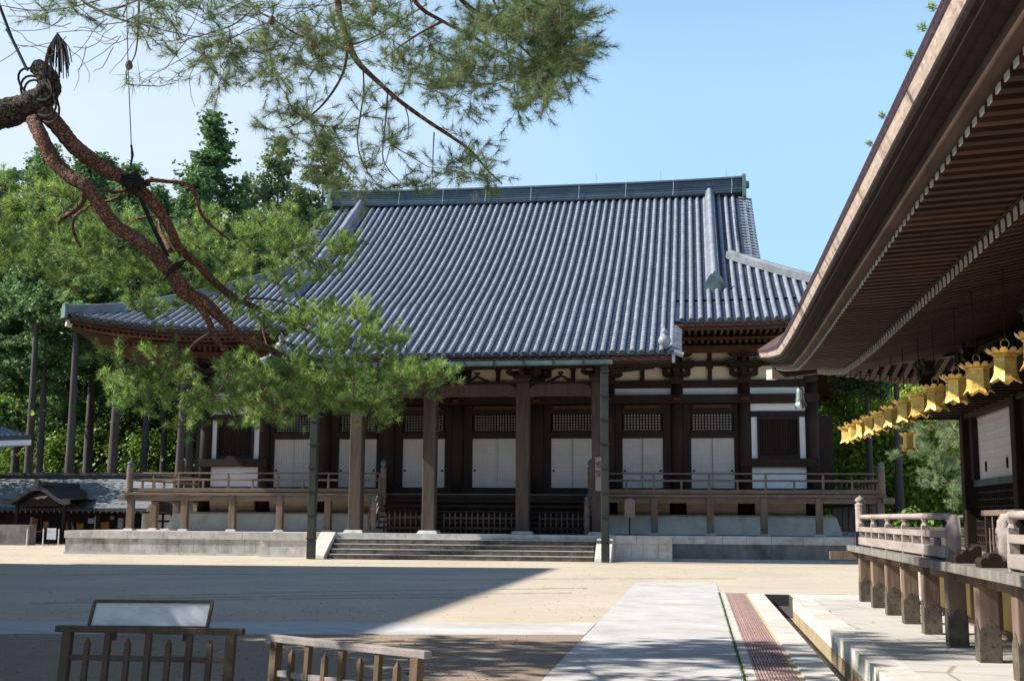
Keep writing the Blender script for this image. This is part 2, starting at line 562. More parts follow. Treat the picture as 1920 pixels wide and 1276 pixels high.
ORD = ['first', 'second', 'third', 'fourth', 'fifth', 'sixth', 'seventh', 'eighth', 'ninth', 'tenth', 'eleventh', 'twelfth',
       'thirteenth', 'fourteenth', 'fifteenth', 'sixteenth', 'seventeenth', 'eighteenth', 'nineteenth', 'twentieth']
rng = random.Random(7)
nrg = np.random.default_rng(7)

# ------------------------------------------------------------------ ground
CH0, CH1, CHY = 1.63, 2.01, 32.2      # drain channel cut in the ground
g = MB()
for x0, x1, y0, y1 in ((-400, CH0, -60, 600), (2.3, 400, -60, 600), (CH0, 2.3, CHY, 600), (CH0, 2.3, -60, -8)):
    g.add([(x0, y0, 0), (x1, y0, 0), (x1, y1, 0), (x0, y1, 0)], [(0, 1, 2, 3)])
struct('ground', g, M['ground'])

g = MB()
g.add([(CH0, -8, -0.32), (2.31, -8, -0.32), (2.31, CHY, -0.32), (CH0, CHY, -0.32)], [(0, 1, 2, 3)])
struct('drain_bed', g, M['water'])
g = MB()
for k in range(38):
    y0 = -7.0 + k * 1.04
    g.box(CH0 - 0.2, CH0 - 0.001, y0, y0 + 1.032, -0.36, -0.004)
struct('drain_wall', g, M['curb'])

g = MB()
g.add([(-12.6, 18.0, 0.004), (-60, 8.0, 0.004), (-60, -8, 0.004), (-1.86, -8, 0.004), (-1.86, 20.15, 0.004)], [(0, 1, 2, 3, 4)])
struct('gravel_bed', g, M['gravel'])
g = MB()
g.add([(-60, 7.9, 0.008), (-1.86, 20.12, 0.008), (-1.86, 22.5, 0.008), (-60, 10.3, 0.008)], [(0, 1, 2, 3)])
struct('cross_path', g, M['walk'])
g = MB()
g.add([(-1.84, -8, 0.012), (0.525, -8, 0.012), (0.525, 36.9, 0.012), (-1.84, 36.6, 0.012)], [(0, 1, 2, 3)])
struct('main_path', g, M['walk'])
g = MB()
g.add([(-400, 72, 0.004), (400, 72, 0.004), (400, 600, 0.004), (-400, 600, 0.004)], [(0, 1, 2, 3)])
struct('forest_floor', g, M['floor'])
g = MB()   # narrow stone edging laid in the sand round the hall
g.add([(-36, 54.2, 0.004), (-21.0, 53.2, 0.004), (-21.0, 53.75, 0.004), (-36, 54.75, 0.004)], [(0, 1, 2, 3)])
g.add([(-1.0, 53.4, 0.004), (12.5, 53.4, 0.004), (12.5, 53.8, 0.004), (-1.0, 53.8, 0.004)], [(0, 1, 2, 3)])
struct('stone_edging', g, M['walk'])
g = MB()   # raked tracks in the sand
for (xa, ya, xb, yb) in ((-13.5, 27.0, -3.0, 33.2), (-13.8, 25.6, -3.2, 31.0), (-14.2, 24.4, -5.0, 28.9), (-8.0, 36.2, 1.2, 39.8), (-20, 36, -8, 40.2)):
    d = Vector((xb - xa, yb - ya, 0)).normalized()
    s = Vector((-d.y, d.x, 0))
    prev = None
    for k in range(41):
        t = k / 40
        c = Vector((xa + (xb - xa) * t, ya + (yb - ya) * t + math.sin(t * 3.1) * 0.4, 0.0))
        w = 0.07 + 0.035 * math.sin(k * 1.7)
        row = [c - s * w, c + s * w * 0.3 + Vector((0, 0, 0.03)), c + s * w]
        if prev:
            g.add(prev + row, [(0, 1, 4, 3), (1, 2, 5, 4)])
        prev = row
struct('rake_ridges', g, M['rut_shade'])

g = MB()   # mortar strip, curb stones either side of the grating
g.box(1.173, 1.236, -8, 31.9, -0.2, 0.012)
struct('mortar_strip', g, M['mortar'])
g = MB()
for k in range(34):
    y0 = -7.0 + k * 1.15
    if y0 > 31.5:
        break
    g.box(0.545, 0.668, y0, min(y0 + 1.142, 31.9), -0.2, 0.03)
    g.box(1.238, CH0, y0 + 0.3, min(y0 + 1.442, 31.9), -0.02, 0.03)
struct('curb_stones', g, M['curb'])
g = MB()
g.box(0.669, 1.172, -8, 31.9, -0.2, -0.03)
struct('drain_trough', g, M['gap'])
g = MB()   # narrow white strip across the far end
g.box(0.545, CH0, 32.05, 32.35, -0.1, 0.03)
g.box(2.302, 20.0, 32.05, 32.35, -0.1, 0.03)
struct('cross_curb', g, M['curb'])

# fallen needles and grit scattered on the sand and gravel: uncountable
nl = 4200
ly = 9 + 42 * nrg.random(nl) ** 1.3
lx = -0.62 * ly + (0.62 * ly + 7) * nrg.random(nl)
keep = ~((lx > -1.9) & (ly < 37)) & ~((ly > 20.5 + 0.21 * (lx + 1.9) - 0.5) & (ly < 22.6 + 0.21 * (lx + 1.9)))
lx, ly = lx[keep], ly[keep]
la = nrg.random(len(lx)) * 6.283
ll = (0.012 + 0.022 * nrg.random(len(lx))) * 0.8
lz = np.full(len(lx), 0.018)
dx_, dy_ = np.cos(la) * ll, np.sin(la) * ll
v_ = np.stack([np.stack([lx - dx_, ly - dy_, lz], 1), np.stack([lx + dx_, ly + dy_, lz + 0.004], 1), np.stack([lx - dy_ * 0.35, ly + dx_ * 0.35, lz + 0.012], 1)], 1).reshape(-1, 3)
o = np_mesh('needle_litter', v_, 3, mat('litter', (0.20, 0.15, 0.095), 0.95, 0.4, 20, island=0.5))
o['kind'] = 'stuff'
tag(o, 'sparse fallen needles and grit scattered over the yard', 'litter')

# grass line between path and curb: uncountable blades
nb = 5000
t = nrg.random(nb)
gy = 6 + t * 26
gx = 0.532 + nrg.normal(0, 0.014, nb)
hh = 0.015 + nrg.random(nb) * 0.04
b0 = np.stack([gx - 0.004, gy, np.zeros(nb)], 1)
b1 = np.stack([gx + 0.004, gy + 0.003, np.zeros(nb)], 1)
b2 = np.stack([gx + nrg.normal(0, 0.015, nb), gy + nrg.normal(0, 0.015, nb), hh], 1)
o = np_mesh('grass', np.stack([b0, b1, b2], 1).reshape(-1, 3), 3, M['grass'])
o['kind'] = 'stuff'
tag(o, 'thin line of short grass along the path curb', 'grass')

# grating panels, each one liftable
GP = 2.6
first = None
for k in range(11):
    y1 = 31.9 - k * GP
    y0 = y1 - GP + 0.012
    if y1 < 9:
        break
    lab = ('ribbed brown drain grating panel in the pavement strip, %s from the far end' % ORD[k])
    if first is None:
        t = thing('drain_grating', (0.92, y0, 0.0), lab, 'grating', 'drain gratings in the pavement strip')
        mb = MB()
        n = 12
        for i in range(n):
            xa = 0.672 + i * (0.496 / n)
            mb.box(xa, xa + 0.496 / n * 0.62, y0, y1, -0.015, 0.024)
        for i in range(5):
            yy = y0 + 0.05 + i * (GP - 0.2) / 4
            mb.box(0.672, 1.168, yy, yy + 0.05, -0.028, 0.012)
        mb.build('slats', M['grate'], t)
        mb = MB()
        for i in range(4):
            yy = y0 + 0.3 + i * 0.6
            mb.box(0.909, 0.931, yy, yy + 0.03, 0.0, 0.027)
        mb.build('lift_slots', M['gap'], t)
        first = t
    else:
        copy_thing(first, (0.92, y0, 0.0), label=lab)

g = MB()
g.box(CH1 - 0.006, CH1 + 0.001, -8, 27.1, -0.32, -0.05)
struct('kerb_foot', g, M['water'])
g = MB()
g.box(2.302, 20, 27.31, 32.03, -0.36, 0.02)
g.box(2.05, 2.300, 27.21, 27.45, -0.36, 0.10)
g.box(2.42, 20, 27.31, 27.75, 0.021, 0.11)
struct('low_paving', g, M['curb'])
g = MB()
g.box(CH0 + 0.001, 2.299, CHY - 0.03, CHY - 0.004, -0.5, -0.01)
g.box(CH0 + 0.001, CH0 + 0.012, 29.6, CHY - 0.03, -0.31, -0.01)
g.box(2.288, 2.299, 27.47, CHY - 0.03, -0.31, -0.01)
g.box(CH0 + 0.013, 2.286, 28.6, CHY - 0.03, -0.318, -0.30)
struct('drain_mouth', g, M['gap'])

# raised pavement of the near hall
PZ = 0.2
g = MB()
g.box(2.41, 20, -8, 27.3, -0.1, PZ)
struct('flagstone_pavement', g, M['flag'])
g = MB()
for k in range(33):
    y0 = -7.2 + k * 1.2
    if y0 > 27.0:
        break
    g.box(CH1 + 0.002, 2.402, y0, min(y0 + 1.192, 27.2), -0.34, PZ + 0.004)
struct('pavement_kerb', g, M['curb'])

# ------------------------------------------------------------------ the main hall
XC, YE, YR = -10.15, 55.8, 74.0        # centre line, front eave, ridge
HX = 21.5                              # half width at the eave
ZE, ZR = 11.0, 21.85
VG = 13.2                              # half width at the gable verge
hall = thing('temple_hall', (XC, 61.3, 0),
             'great dark timber hall with sweeping blue grey tiled roof, raised on a long stone platform', 'temple hall')


def zmain(d):
    t = d / (YR - YE)
    return ZE + (ZR - ZE) * (0.75 * t + 0.25 * t * t)


def lift(u):
    """upward sweep of the eave; u = 0 centre .. 1 corner"""
    v = max(0.0, (abs(u) - 0.58) / 0.42)
    return 0.95 * v ** 1.9


def zroof(x, d):
    """front slope height at x (from the centre line) and d metres in from the eave"""
    return zmain(d) + lift(x / HX) * math.exp(-d * 0.22)


KX, KY, KB = 9.25, 52.6, 59.2          # half width of the porch roof, its eave, where it leaves the main roof
KZ0 = zmain(KB - YE)
KS = 0.56


def zfront(x, y):
    if abs(x) <= KX and y < KB:
        s = KB - y
        return KZ0 - KS * s + 0.004 * s * s
    return zroof(x, y - YE)


PITCH = 0.435


def front_y0(x):
    return KY if abs(x) <= KX else YE


def slope_sheet(side):
    """stepped bed of flat tiles on one slope, clipped by hips and verge; side: 'F' 'B' 'L' 'R'"""
    mb = MB()
    STEP = 0.31
    half_d = YR - YE

    def place(a, d, z):
        if side == 'F':
            return (XC + a, YE + d, z)
        if side == 'B':
            return (XC - a, 2 * YR - YE - d, z)
        if side == 'R':
            return (XC + HX - d, YR + a, z)
        return (XC - HX + d, YR - a, z)
    dmax = half_d if side in 'FB' else HX - VG + 0.5
    half0 = HX if side in 'FB' else half_d
    dmin = 0.0
    n = int((dmax - dmin) / STEP)
    prev = None
    for i in range(n + 1):
        d = dmin + (dmax - dmin) * i / n
        w = half0 - d
        if side in 'FB' and d > HX - VG:
            w = VG
        cut = side == 'F' and d < KB - YE        # the porch roof takes over in the middle
        spans = ((-w, -KX), (KX, w)) if cut else ((-w, w),)
        if side == 'F' and prev is not None and len(prev) != len(spans):
            prev = None
        cur = []
        for q, (s0, s1) in enumerate(spans):
            rows = []
            for hgt in ((0.0,) if i == 0 else (-0.035, 0.0)):
                row = []
                for k in range(45):
                    a = s0 + (s1 - s0) * k / 44
                    z = zmain(d) + lift(a / half0) * math.exp(-d * 0.22) + hgt
                    row.append(place(a, d, z))
                rows.append(row)
            if prev is not None:
                mb.grid([prev[q], rows[0]])
                if len(rows) > 1:
                    mb.grid([rows[0], rows[1]])
            cur.append(rows[-1])
        prev = cur
    return mb


def rib(mb, pts, r=0.114, n=6, cap=True):
    """half round cover tiles along pts, slightly tapering tile by tile"""
    L = [0.0]
    for a, b in zip(pts, pts[1:]):
        L.append(L[-1] + (Vector(b) - Vector(a)).length)
    rows = []
    for i, p in enumerate(pts):
        p = Vector(p) + Vector((rng.gauss(0, 0.004), 0, rng.gauss(0, 0.003)))
        d = (Vector(pts[min(i + 1, len(pts) - 1)]) - Vector(pts[max(i - 1, 0)])).normalized()
        s = d.cross(Vector((0, 0, 1)))
        s.normalize()
        u = s.cross(d)
        for rr in (r * 0.975, r * 1.03):
            q = p + d * (0.0 if rr < r else 0.012)
            rows.append([q + s * (rr * math.cos(math.pi * k / n)) + u * (rr * 1.05 * math.sin(math.pi * k / n) - 0.01) for k in range(n + 1)])
    for i in range(len(pts) - 1):          # one short cover tile after another
        mb.grid([rows[2 * i + 1], rows[2 * i + 2]])
    if cap:
        mb.add(rows[1], [tuple(range(n + 1))])


roof = MB()
for sd in 'FBLR':
    s = slope_sheet(sd)
    roof.add(s.v, s.f)
# porch roof bed
prev = None
nst = int((KB + 0.4 - KY) / 0.31)
for i in range(nst + 1):
    y = KY + (KB + 0.4 - KY) * i / nst
    for hgt in ((0.0,) if i == 0 else (-0.035, 0.0)):
        row = [(XC + a, y, zfront(a, y) + hgt + 0.012) for a in np.linspace(-KX, KX, 20)]
        if prev:
            roof.grid([prev, row])
        prev = row
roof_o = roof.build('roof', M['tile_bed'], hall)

ribs = MB()
ends = MB()


def disc(mb, x, y, z, r, dirv, ln=0.1, n=10):
    d = Vector(dirv)
    mb.tube([Vector((x, y, z)), Vector((x, y, z)) + d * ln], r, n)


nx = int(HX / PITCH)
for k in range(-nx, nx + 1):
    a = k * PITCH
    if abs(a) > HX - 0.35:
        continue
    y0 = front_y0(a)
    if abs(a) <= VG - 0.15:
        y1 = YR
    else:
        y1 = YE + (HX - abs(a)) - 0.1
    if y1 - y0 < 0.3:
        continue
    n = max(2, int((y1 - y0) / 0.36))
    pts = [(XC + a, y0 + (y1 - y0) * i / n, zfront(a, y0 + (y1 - y0) * i / n) + 0.01) for i in range(n + 1)]
    rib(ribs, pts)
    zz = zfront(a, y0)
    disc(ends, XC + a, y0 - 0.07, zz + 0.02, 0.118, (0, 1, 0.45))
    # hanging lip of the flat eave tile between two ribs
    am = a + PITCH / 2
    if abs(am) < HX - 0.35 and front_y0(am) == y0:
        zc = zfront(am, y0)
        ends.add([(XC + a + 0.08, y0 - 0.05, zc + 0.02), (XC + am, y0 - 0.05, zc - 0.045), (XC + a + PITCH - 0.08, y0 - 0.05, zc + 0.02),
                  (XC + a + PITCH - 0.08, y0 - 0.05, zc - 0.07), (XC + am, y0 - 0.05, zc - 0.125), (XC + a + 0.08, y0 - 0.05, zc - 0.07)],
                 [(0, 5, 4, 1), (1, 4, 3, 2)])
    # back slope
    if abs(a) <= VG - 0.15:
        nb_ = 20
        rib(ribs, [(XC + a, 2 * YR - YE - (YR - YE) * i / nb_, zroof(a, (YR - YE) * i / nb_) + 0.01) for i in range(nb_ + 1)], n=4)
for sd in (-1, 1):
    ny = int((YR - YE) / PITCH)
    for k in range(-ny, ny + 1):
        b = k * PITCH
        dm = min(HX - VG, (YR - YE) - abs(b) - 0.1)
        if dm < 0.3:
            continue
        n = max(2, int(dm / 0.36))
        rib(ribs, [(XC + sd * (HX - dm * i / n), YR + b, zmain(dm * i / n) + lift(b / (YR - YE)) * math.exp(-dm * i / n * 0.22) + 0.01) for i in range(n + 1)])
        disc(ends, XC + sd * (HX + 0.07), YR + b, zmain(0) + lift(b / (YR - YE)) + 0.02, 0.118, (-sd, 0, 0.45))
nrib = len(ribs.f)
ribs.add(ends.v, ends.f)
rbo = ribs.build('cover_tiles', M['tile'], roof_o, smooth=True)
rbo.data.materials.append(M['tile_end'])
for pl_ in rbo.data.polygons[nrib:]:
    pl_.material_index = 1
    pl_.use_smooth = False

# cross tiles along the gable verges
for sd in (-1, 1):
    vt = MB()
    d = HX - VG + 0.6
    while d < YR - YE - 0.2:
        z = zmain(d)
        x0 = XC + sd * (VG - 0.25)
        x1 = XC + sd * (VG + 0.52)
        rib(vt, [(x1, YE + d, z - 0.10), ((x0 + x1) / 2, YE + d, z + 0.0), (x0, YE + d, z + 0.06)], 0.10, 5)
        disc(vt, x1 + sd * 0.04, YE + d, z - 0.10, 0.11, (-sd, 0, 0.1), 0.08, 8)
        d += 0.40
    vt.build('verge_tiles', M['tile'], roof_o, smooth=False)
for sd in (-1, 1):
    vb = MB()
    rows = []
    for i in range(16):
        d = HX - VG + 0.3 + (YR - YE - (HX - VG) - 0.3) * i / 15
        z = zmain(d)
        rows.append([(XC + sd * (VG + 0.35), YE + d, z - 0.14), (XC + sd * (VG + 0.35), YE + d, z - 0.75)])
    vb.grid(rows)
    rows2 = [[(p[0] - sd * 0.12, p[1], p[2]) for p in r] for r in rows]
    vb.grid(rows2)
    vb.grid([[r[1] for r in rows], [r[1] for r in rows2]])
    # gable wall
    vb.add([(XC + sd * (VG - 0.6), YE + HX - VG, zmain(HX - VG)), (XC + sd * (VG - 0.6), 2 * YR - YE - HX + VG, zmain(HX - VG)), (XC + sd * (VG - 0.6), YR, ZR)], [(0, 1, 2)])
    vb.build('verge_board', M['wood_dark'], hall)

# main ridge: courses of thin tiles
rg_ = MB()
NC = 15
for c in range(NC):
    z0 = 21.78 + c * 0.07
    w = 0.42 - 0.006 * c + (0.035 if c % 2 else 0)
    if c >= NC - 2:
        w = 0.50 if c == NC - 2 else 0.30
    n = 26
    rows = []
    for i in range(n + 1):
        a = -VG - 0.05 + (2 * VG + 0.1) * i / n
        sw = 0.16 * (abs(a) / VG) ** 3
        rows.append([(XC + a, YR - w, z0 + sw), (XC + a, YR - w, z0 + 0.068 + sw), (XC + a, YR + w, z0 + 0.068 + sw), (XC + a, YR + w, z0 + sw), (XC + a, YR - w, z0 + sw)])
    rg_.grid(rows, flip=True)
ridge_o = rg_.build('ridge', M['ridge'], hall)
rc = MB()
pts = [(XC - VG - 0.1 + (2 * VG + 0.2) * i / 40, YR, 22.85 + 0.16 * (abs(i - 20) / 20) ** 3) for i in range(41)]
rc.tube(pts, 0.10, 8)
rc.build('ridge_cap', M['copper'], ridge_o)
for sd in (-1, 1):
    oe = MB()
    x = XC + sd * (VG + 0.12)
    oe.prism([(-0.75, 21.6), (0.75, 21.6), (0.62, 22.5), (0.5, 23.0), (0.16, 23.2), (-0.16, 23.2), (-0.5, 23.0), (-0.62, 22.5)],
             lambda u, v, t: (x + t, YR + u, v), -0.1, 0.12)
    oe.lathe(x + sd * 0.06, YR, [(0.01, 22.3), (0.28, 22.32), (0.28, 22.7), (0.01, 22.72)], 10)
    oe.build('ridge_end_tile', M['copper'], hall)
for px in (940, 1118, 1239, 1362):
    p = P(px, 345, YR)
    mb = MB()
    mb.tube([(p.x, YR, 22.9), (p.x, YR, 23.6)], 0.009, 5)
    mb.build('lightning_rod', M['wire'], ridge_o)
for px in (748, 830, 910, 995, 1085, 1173, 1262, 1372):   # hold-down wires on the ridge face
    p = P(px, 360, YR - 0.5)
    mb = MB()
    mb.tube([(p.x, YR - 0.47, 23.05), (p.x + 0.03, YR - 0.5, 22.5), (p.x - 0.02, YR - 0.52, 21.85)], 0.012, 5)
    mb.build('ridge_wire', M['notice'], ridge_o)

# descending ridges and hip ridges
for sd in (-1, 1):
    dr = MB()
    pts = []
    a = sd * (VG - 2.0)
    d0, d1 = 4.9, YR - YE - 0.35
    for i in range(19):
        d = d1 + (d0 - d1) * i / 18
        pts.append(Vector((XC + a, YE + d, zmain(d))))
    for c in range(6):
        w = (0.30 - 0.018 * c) + (0.025 if c % 2 else 0)
        rows = []
        for i, p in enumerate(pts):
            zb = 0.03 + c * 0.09
            rows.append([(p.x - w, p.y, p.z + zb), (p.x - w, p.y, p.z + zb + 0.088), (p.x + w, p.y, p.z + zb + 0.088), (p.x + w, p.y, p.z + zb), (p.x - w, p.y, p.z + zb)])
        dr.grid(rows)
        dr.add(rows[-1][:4], [(0, 1, 2, 3)])
    rib(dr, [tuple(p + Vector((0, 0, 0.56))) for p in pts], 0.15, 8)
    dro = dr.build('descending_ridge', M['tile'], hall)
    oe = MB()
    p = pts[-1]
    oe.prism([(-0.46, -0.32), (0.46, -0.32), (0.5, 0.1), (0.42, 0.5), (0.22, 0.78), (0.1, 0.82), (0, 0.98), (-0.1, 0.82), (-0.22, 0.78), (-0.42, 0.5), (-0.5, 0.1)],
             lambda u, v, t: (p.x + u, p.y + t, p.z + v), -0.14, 0.06)
    oe.prism([(-0.3, -0.2), (0.3, -0.2), (0.3, 0.3), (0, 0.6), (-0.3, 0.3)], lambda u, v, t: (p.x + u, p.y + t, p.z + v), -0.22, -0.1)
    oe.build('ridge_end_tile', M['copper'], dro)
    # hip ridge to the front corner
    hp = []
    for i in range(22):
        d = (HX - VG + 1.0) * (1 - i / 21) + 0.12
        hp.append(Vector((XC + sd * (HX - d), YE + d, zroof(HX - d, d))))
    # beyond the verge the hip starts at the gable foot
    hr = MB()
    dirh = Vector((sd, -1, 0)).normalized()
    sv = Vector((-dirh.y, dirh.x, 0))
    for c in range(4):
        w = 0.27 - 0.016 * c + (0.022 if c % 2 else 0)
        rows = []
        for i, p in enumerate(hp):
            zb = 0.0 + c * 0.10
            e = 0.0
            rows.append([p - sv * w + Vector((0, 0, zb + e)), p - sv * w + Vector((0, 0, zb + 0.098 + e)), p + sv * w + Vector((0, 0, zb + 0.098 + e)), p + sv * w + Vector((0, 0, zb + e)), p - sv * w + Vector((0, 0, zb + e))])
        hr.grid(rows)
        hr.add(rows[-1][:4], [(0, 1, 2, 3)])
        hr.add(rows[0][:4], [(3, 2, 1, 0)])
    rib(hr, [tuple(p + Vector((0, 0, 0.40))) for p in hp], 0.13, 8)
    hro = hr.build('hip_ridge', M['hip'], hall)
    oe = MB()
    p = hp[-1]
    oe.prism([(-0.36, -0.2), (0.36, -0.2), (0.36, 0.26), (0.2, 0.52), (-0.2, 0.52), (-0.36, 0.26)],
             lambda u, v, t: tuple(p + sv * u + dirh * t + Vector((0, 0, v))), 0.0, 0.14)
    oe.build('ridge_end_tile', M['copper'], hro)
# porch verge: side tiles and pot finial
for sd in (-1, 1):
    kv = MB()
    y = KY + 0.1
    while y < YE - 0.1:
        z = zfront(0, y)
        rib(kv, [(XC + sd * (KX + 0.30), y, z - 0.20), (XC + sd * (KX + 0.1), y, z - 0.04), (XC + sd * (KX - 0.12), y, z + 0.05)], 0.09, 5)
        y += 0.30
    kv.prism([(KY - 0.05, zfront(0, KY) - 0.45), (KY - 0.05, zfront(0, KY)), (YE + 0.3, zfront(0, YE + 0.3)), (YE + 0.3, zfront(0, YE + 0.3) - 0.45)],
             lambda u, v, t: (XC + sd * (KX + t), u, v), -0.1, 0.03)
    kv.tube([(XC + sd * (KX + 0.40), KY - 0.1, zfront(0, KY) - 0.12), (XC + sd * (KX + 0.0), KY - 0.1, zfront(0, KY) + 0.02)], 0.12, 8)
    kvo = kv.build('porch_verge', M['tile'], hall)
    pf = MB()
    z = zfront(0, KY + 0.3)
    pf.lathe(XC + sd * (KX - 0.42), KY + 0.3, [(0.10, 0.05), (0.12, 0.16), (0.24, 0.26), (0.29, 0.42), (0.24, 0.58), (0.12, 0.66), (0.09, 0.72), (0.15, 0.8), (0.12, 0.9), (0.03, 1.0), (0.01, 1.06)], 12, z)
    pf.build('pot_finial', M['tile'], kvo, smooth=True)

# ---- eaves from below: boards, two rows of rafters, beams
YW = 61.3
BX = 16.0
so = MB()
rf = MB()
rt = MB()


def eave_pt(a, d, side):
    if side == 'F':
        return Vector((XC + a, YE + d, 0))
    if side == 'R':
        return Vector((XC + HX - d, YR + a, 0))
    return Vector((XC - HX + d, YR - a, 0))


for side in 'FLR':
    half = HX if side == 'F' else YR - YE
    rows = []
    for i in range(8):
        d = 0.12 + 6.0 * i / 7
        w = half - d
        row = []
        for k in range(41):
            a = -w + 2 * w * k / 40
            p = eave_pt(a, d, side)
            p.z = 10.72 + lift(a / half) * math.exp(-d * 0.16) + 0.10 * d
            row.append(p)
        rows.append(row)
    so.grid(rows, flip=True)
    # fascia
    for (d, zt, zb, dd) in ((0.02, 10.90, 10.76, 0.12), (0.16, 10.76, 10.60, 0.16)):
        w = half - d
        for (s0, s1) in (((-w, -KX - 0.02), (KX + 0.02, w)) if side == 'F' else ((-w, w),)):
            ra, rb_, rc_ = [], [], []
            for k in range(41):
                a = s0 + (s1 - s0) * k / 40
                l = lift(a / half)
                p = eave_pt(a, d, side)
                q = eave_pt(a * (half - d - dd) / w, d + dd, side)
                ra.append((p.x, p.y, zt + l))
                rb_.append((p.x, p.y, zb + l))
                rc_.append((q.x, q.y, zb + l))
            rf.grid([ra, rb_, rc_])
    n = int(half / 0.30)
    for k in range(-n, n + 1):
        a = k * 0.30
        dm = half - abs(a) - 0.25
        if side == 'F' and abs(a) < KX - 0.3:
            pass
        l0 = lift(a / half)

        def zz(d):
            return l0 * math.exp(-d * 0.16)
        # flying rafter
        d0, d1 = 0.30, min(2.6, dm)
        if d1 > d0 + 0.2:
            p, q = eave_pt(a, d0, side), eave_pt(a, d1, side)
            p.z, q.z = 10.55 + zz(d0), 10.62 + 0.06 * (d1 - d0) + zz(d1)
            rf.bar(p, q, 0.12, 0.14)
        d0, d1 = 2.05, min(5.9, dm)
        if d1 > d0 + 0.2:
            p, q = eave_pt(a, d0, side), eave_pt(a, d1, side)
            p.z, q.z = 10.32 + zz(d0), 10.42 + 0.13 * (d1 - d0) + zz(d1)
            rf.bar(p, q, 0.13, 0.16)
    # kioi beam on the ground rafters, and purlin
    for (d, zt, zb, th) in ((2.1, 10.56, 10.42, 0.14), (3.9, 10.40, 10.05, 0.26)):
        w = half - d
        rows = []
        for k in range(41):
            a = -w + 2 * w * k / 40
            l = lift(a / half) * math.exp(-d * 0.16)
            p, q = eave_pt(a, d, side), eave_pt(a * (w - th) / w, d + th, side)
            rows.append([(p.x, p.y, zt + l), (p.x, p.y, zb + l), (q.x, q.y, zb + l)])
        rf.grid(rows)
so.build('eave_soffit', M['soffit'], hall)
raf = rf.build('eave_rafters', M['wood_red'], hall)
for sd in (-1, 1):
    hb = MB()
    c0 = Vector((XC + sd * (HX - 0.35), YE + 0.35, 10.72 + 0.78))
    c1 = Vector((XC + sd * (BX + 0.2), YE + HX - BX - 0.2, 10.75))
    hb.bar(c0, c1, 0.26, 0.36)
    hbo = hb.build('hip_rafter', M['wood_dark'], hall)
    tp = MB()
    tp.bar(c0 + (c0 - c1).normalized() * 0.28, c0 + (c0 - c1).normalized() * 0.003, 0.29, 0.36)
    tp.build('rafter_end', M['tip'], hbo)

# ---- body: columns, beams, plaster, doors, windows
BAYC = [-14.2, -10.95, -7.45, -3.9, 0.0, 3.9, 7.45, 10.95, 14.2]
COLX = [-15.85, -12.55, -9.2, -5.75, -2.1, 2.1, 5.75, 9.2, 12.55, 15.85]
core = MB()
core.box(XC - 15.6, XC + 15.6, YW + 0.35, 86.5, 2.0, 11.6)
core.build('inner_wall', M['wood_dark'], hall)
for x in COLX:
    mb = MB()
    mb.tube([(XC + x, YW, 2.1), (XC + x, YW, 6.0), (XC + x, YW, 8.62)], [0.33, 0.33, 0.31], 16)
    mb.build('column', M['wood_dark'], hall, smooth=True)
for (xe, yy) in [(sd * 15.85, 64.5 + 3.4 * i) for sd in (-1, 1) for i in range(7)]:
    mb = MB()
    mb.tube([(XC + xe, yy, 2.1), (XC + xe, yy, 8.62)], 0.32, 12)
    mb.build('column', M['wood_dark'], hall, smooth=True)
# long horizontal beams (name of the part: beam)


def beam(x0, x1, y0, y1, z0, z1, m='wood_dark', name='beam', bevel=0.0):
    return MB().box(x0, x1, y0, y1, z0, z1).build(name, M[m], hall, bevel=bevel)


XL, XR_ = XC - 16.1, XC + 16.1
beam(XL - 0.1, XR_ + 0.1, YW - 0.42, YW + 0.1, 7.66, 8.10)
beam(XL, XR_, YW - 0.18, YW + 0.2, 8.46, 8.84)
beam(XL, XR_, YW - 0.22, YW + 0.2, 9.55, 9.80)
beam(XL, XR_, YW - 0.3, YW + 0.2, 10.36, 10.62)
beam(XL, XR_, YW - 0.12, YW + 0.15, 2.92, 3.4)
beam(XL, XC - 12.3, YW - 0.40, YW + 0.1, 4.47, 4.88)
beam(XC + 12.3, XR_, YW - 0.40, YW + 0.1, 4.47, 4.88)
for sd in (-1, 1):
    beam(XC + sd * 15.9 - 0.25, XC + sd * 15.9 + 0.25, YW + 0.2, 86, 7.66, 8.10)
    beam(XC + sd * 15.9 - 0.25, XC + sd * 15.9 + 0.25, YW + 0.2, 86, 4.47, 4.88)
    beam(XC + sd * 15.9 - 0.2, XC + sd * 15.9 + 0.2, YW + 0.2, 86, 9.55, 10.5)
    pl = MB().box(XC + sd * 15.75 - 0.08, XC + sd * 15.75 + 0.08, YW + 0.35, 86, 3.4, 9.6)
    pl.build('side_wall', M['cream'], hall)
MB().box(XC + 16.25, XC + 16.95, YW + 0.9, YW + 1.02, 3.06, 7.1).build('side_board', M['wood_dark'], hall)
# upper plaster between the columns
for c0, c1, bc in zip(COLX, COLX[1:], BAYC):
    for (z0, z1, m) in ((8.10, 8.46, 'white'), (8.84, 9.55, 'cream'), (9.80, 10.36, 'cream')):
        MB().box(XC + c0 + 0.3, XC + c1 - 0.3, YW + 0.02, YW + 0.12, z0 + 0.002, z1 - 0.002).build('plaster_panel', M[m], hall)
    cm = (c0 + c1) / 2
    for (z0, z1) in ((8.84, 9.55), (9.80, 10.36)):
        mb = MB()
        mb.prism([(-0.11, z0), (0.11, z0), (0.11, z1 - 0.14), (0.17, z1 - 0.12), (0.17, z1), (-0.17, z1), (-0.17, z1 - 0.12), (-0.11, z1 - 0.14)],
                 lambda u, v, t: (XC + cm + u, YW + 0.016 + t, v), -0.15, 0.0)
        mb.build('strut', M['wood_dark'], hall)


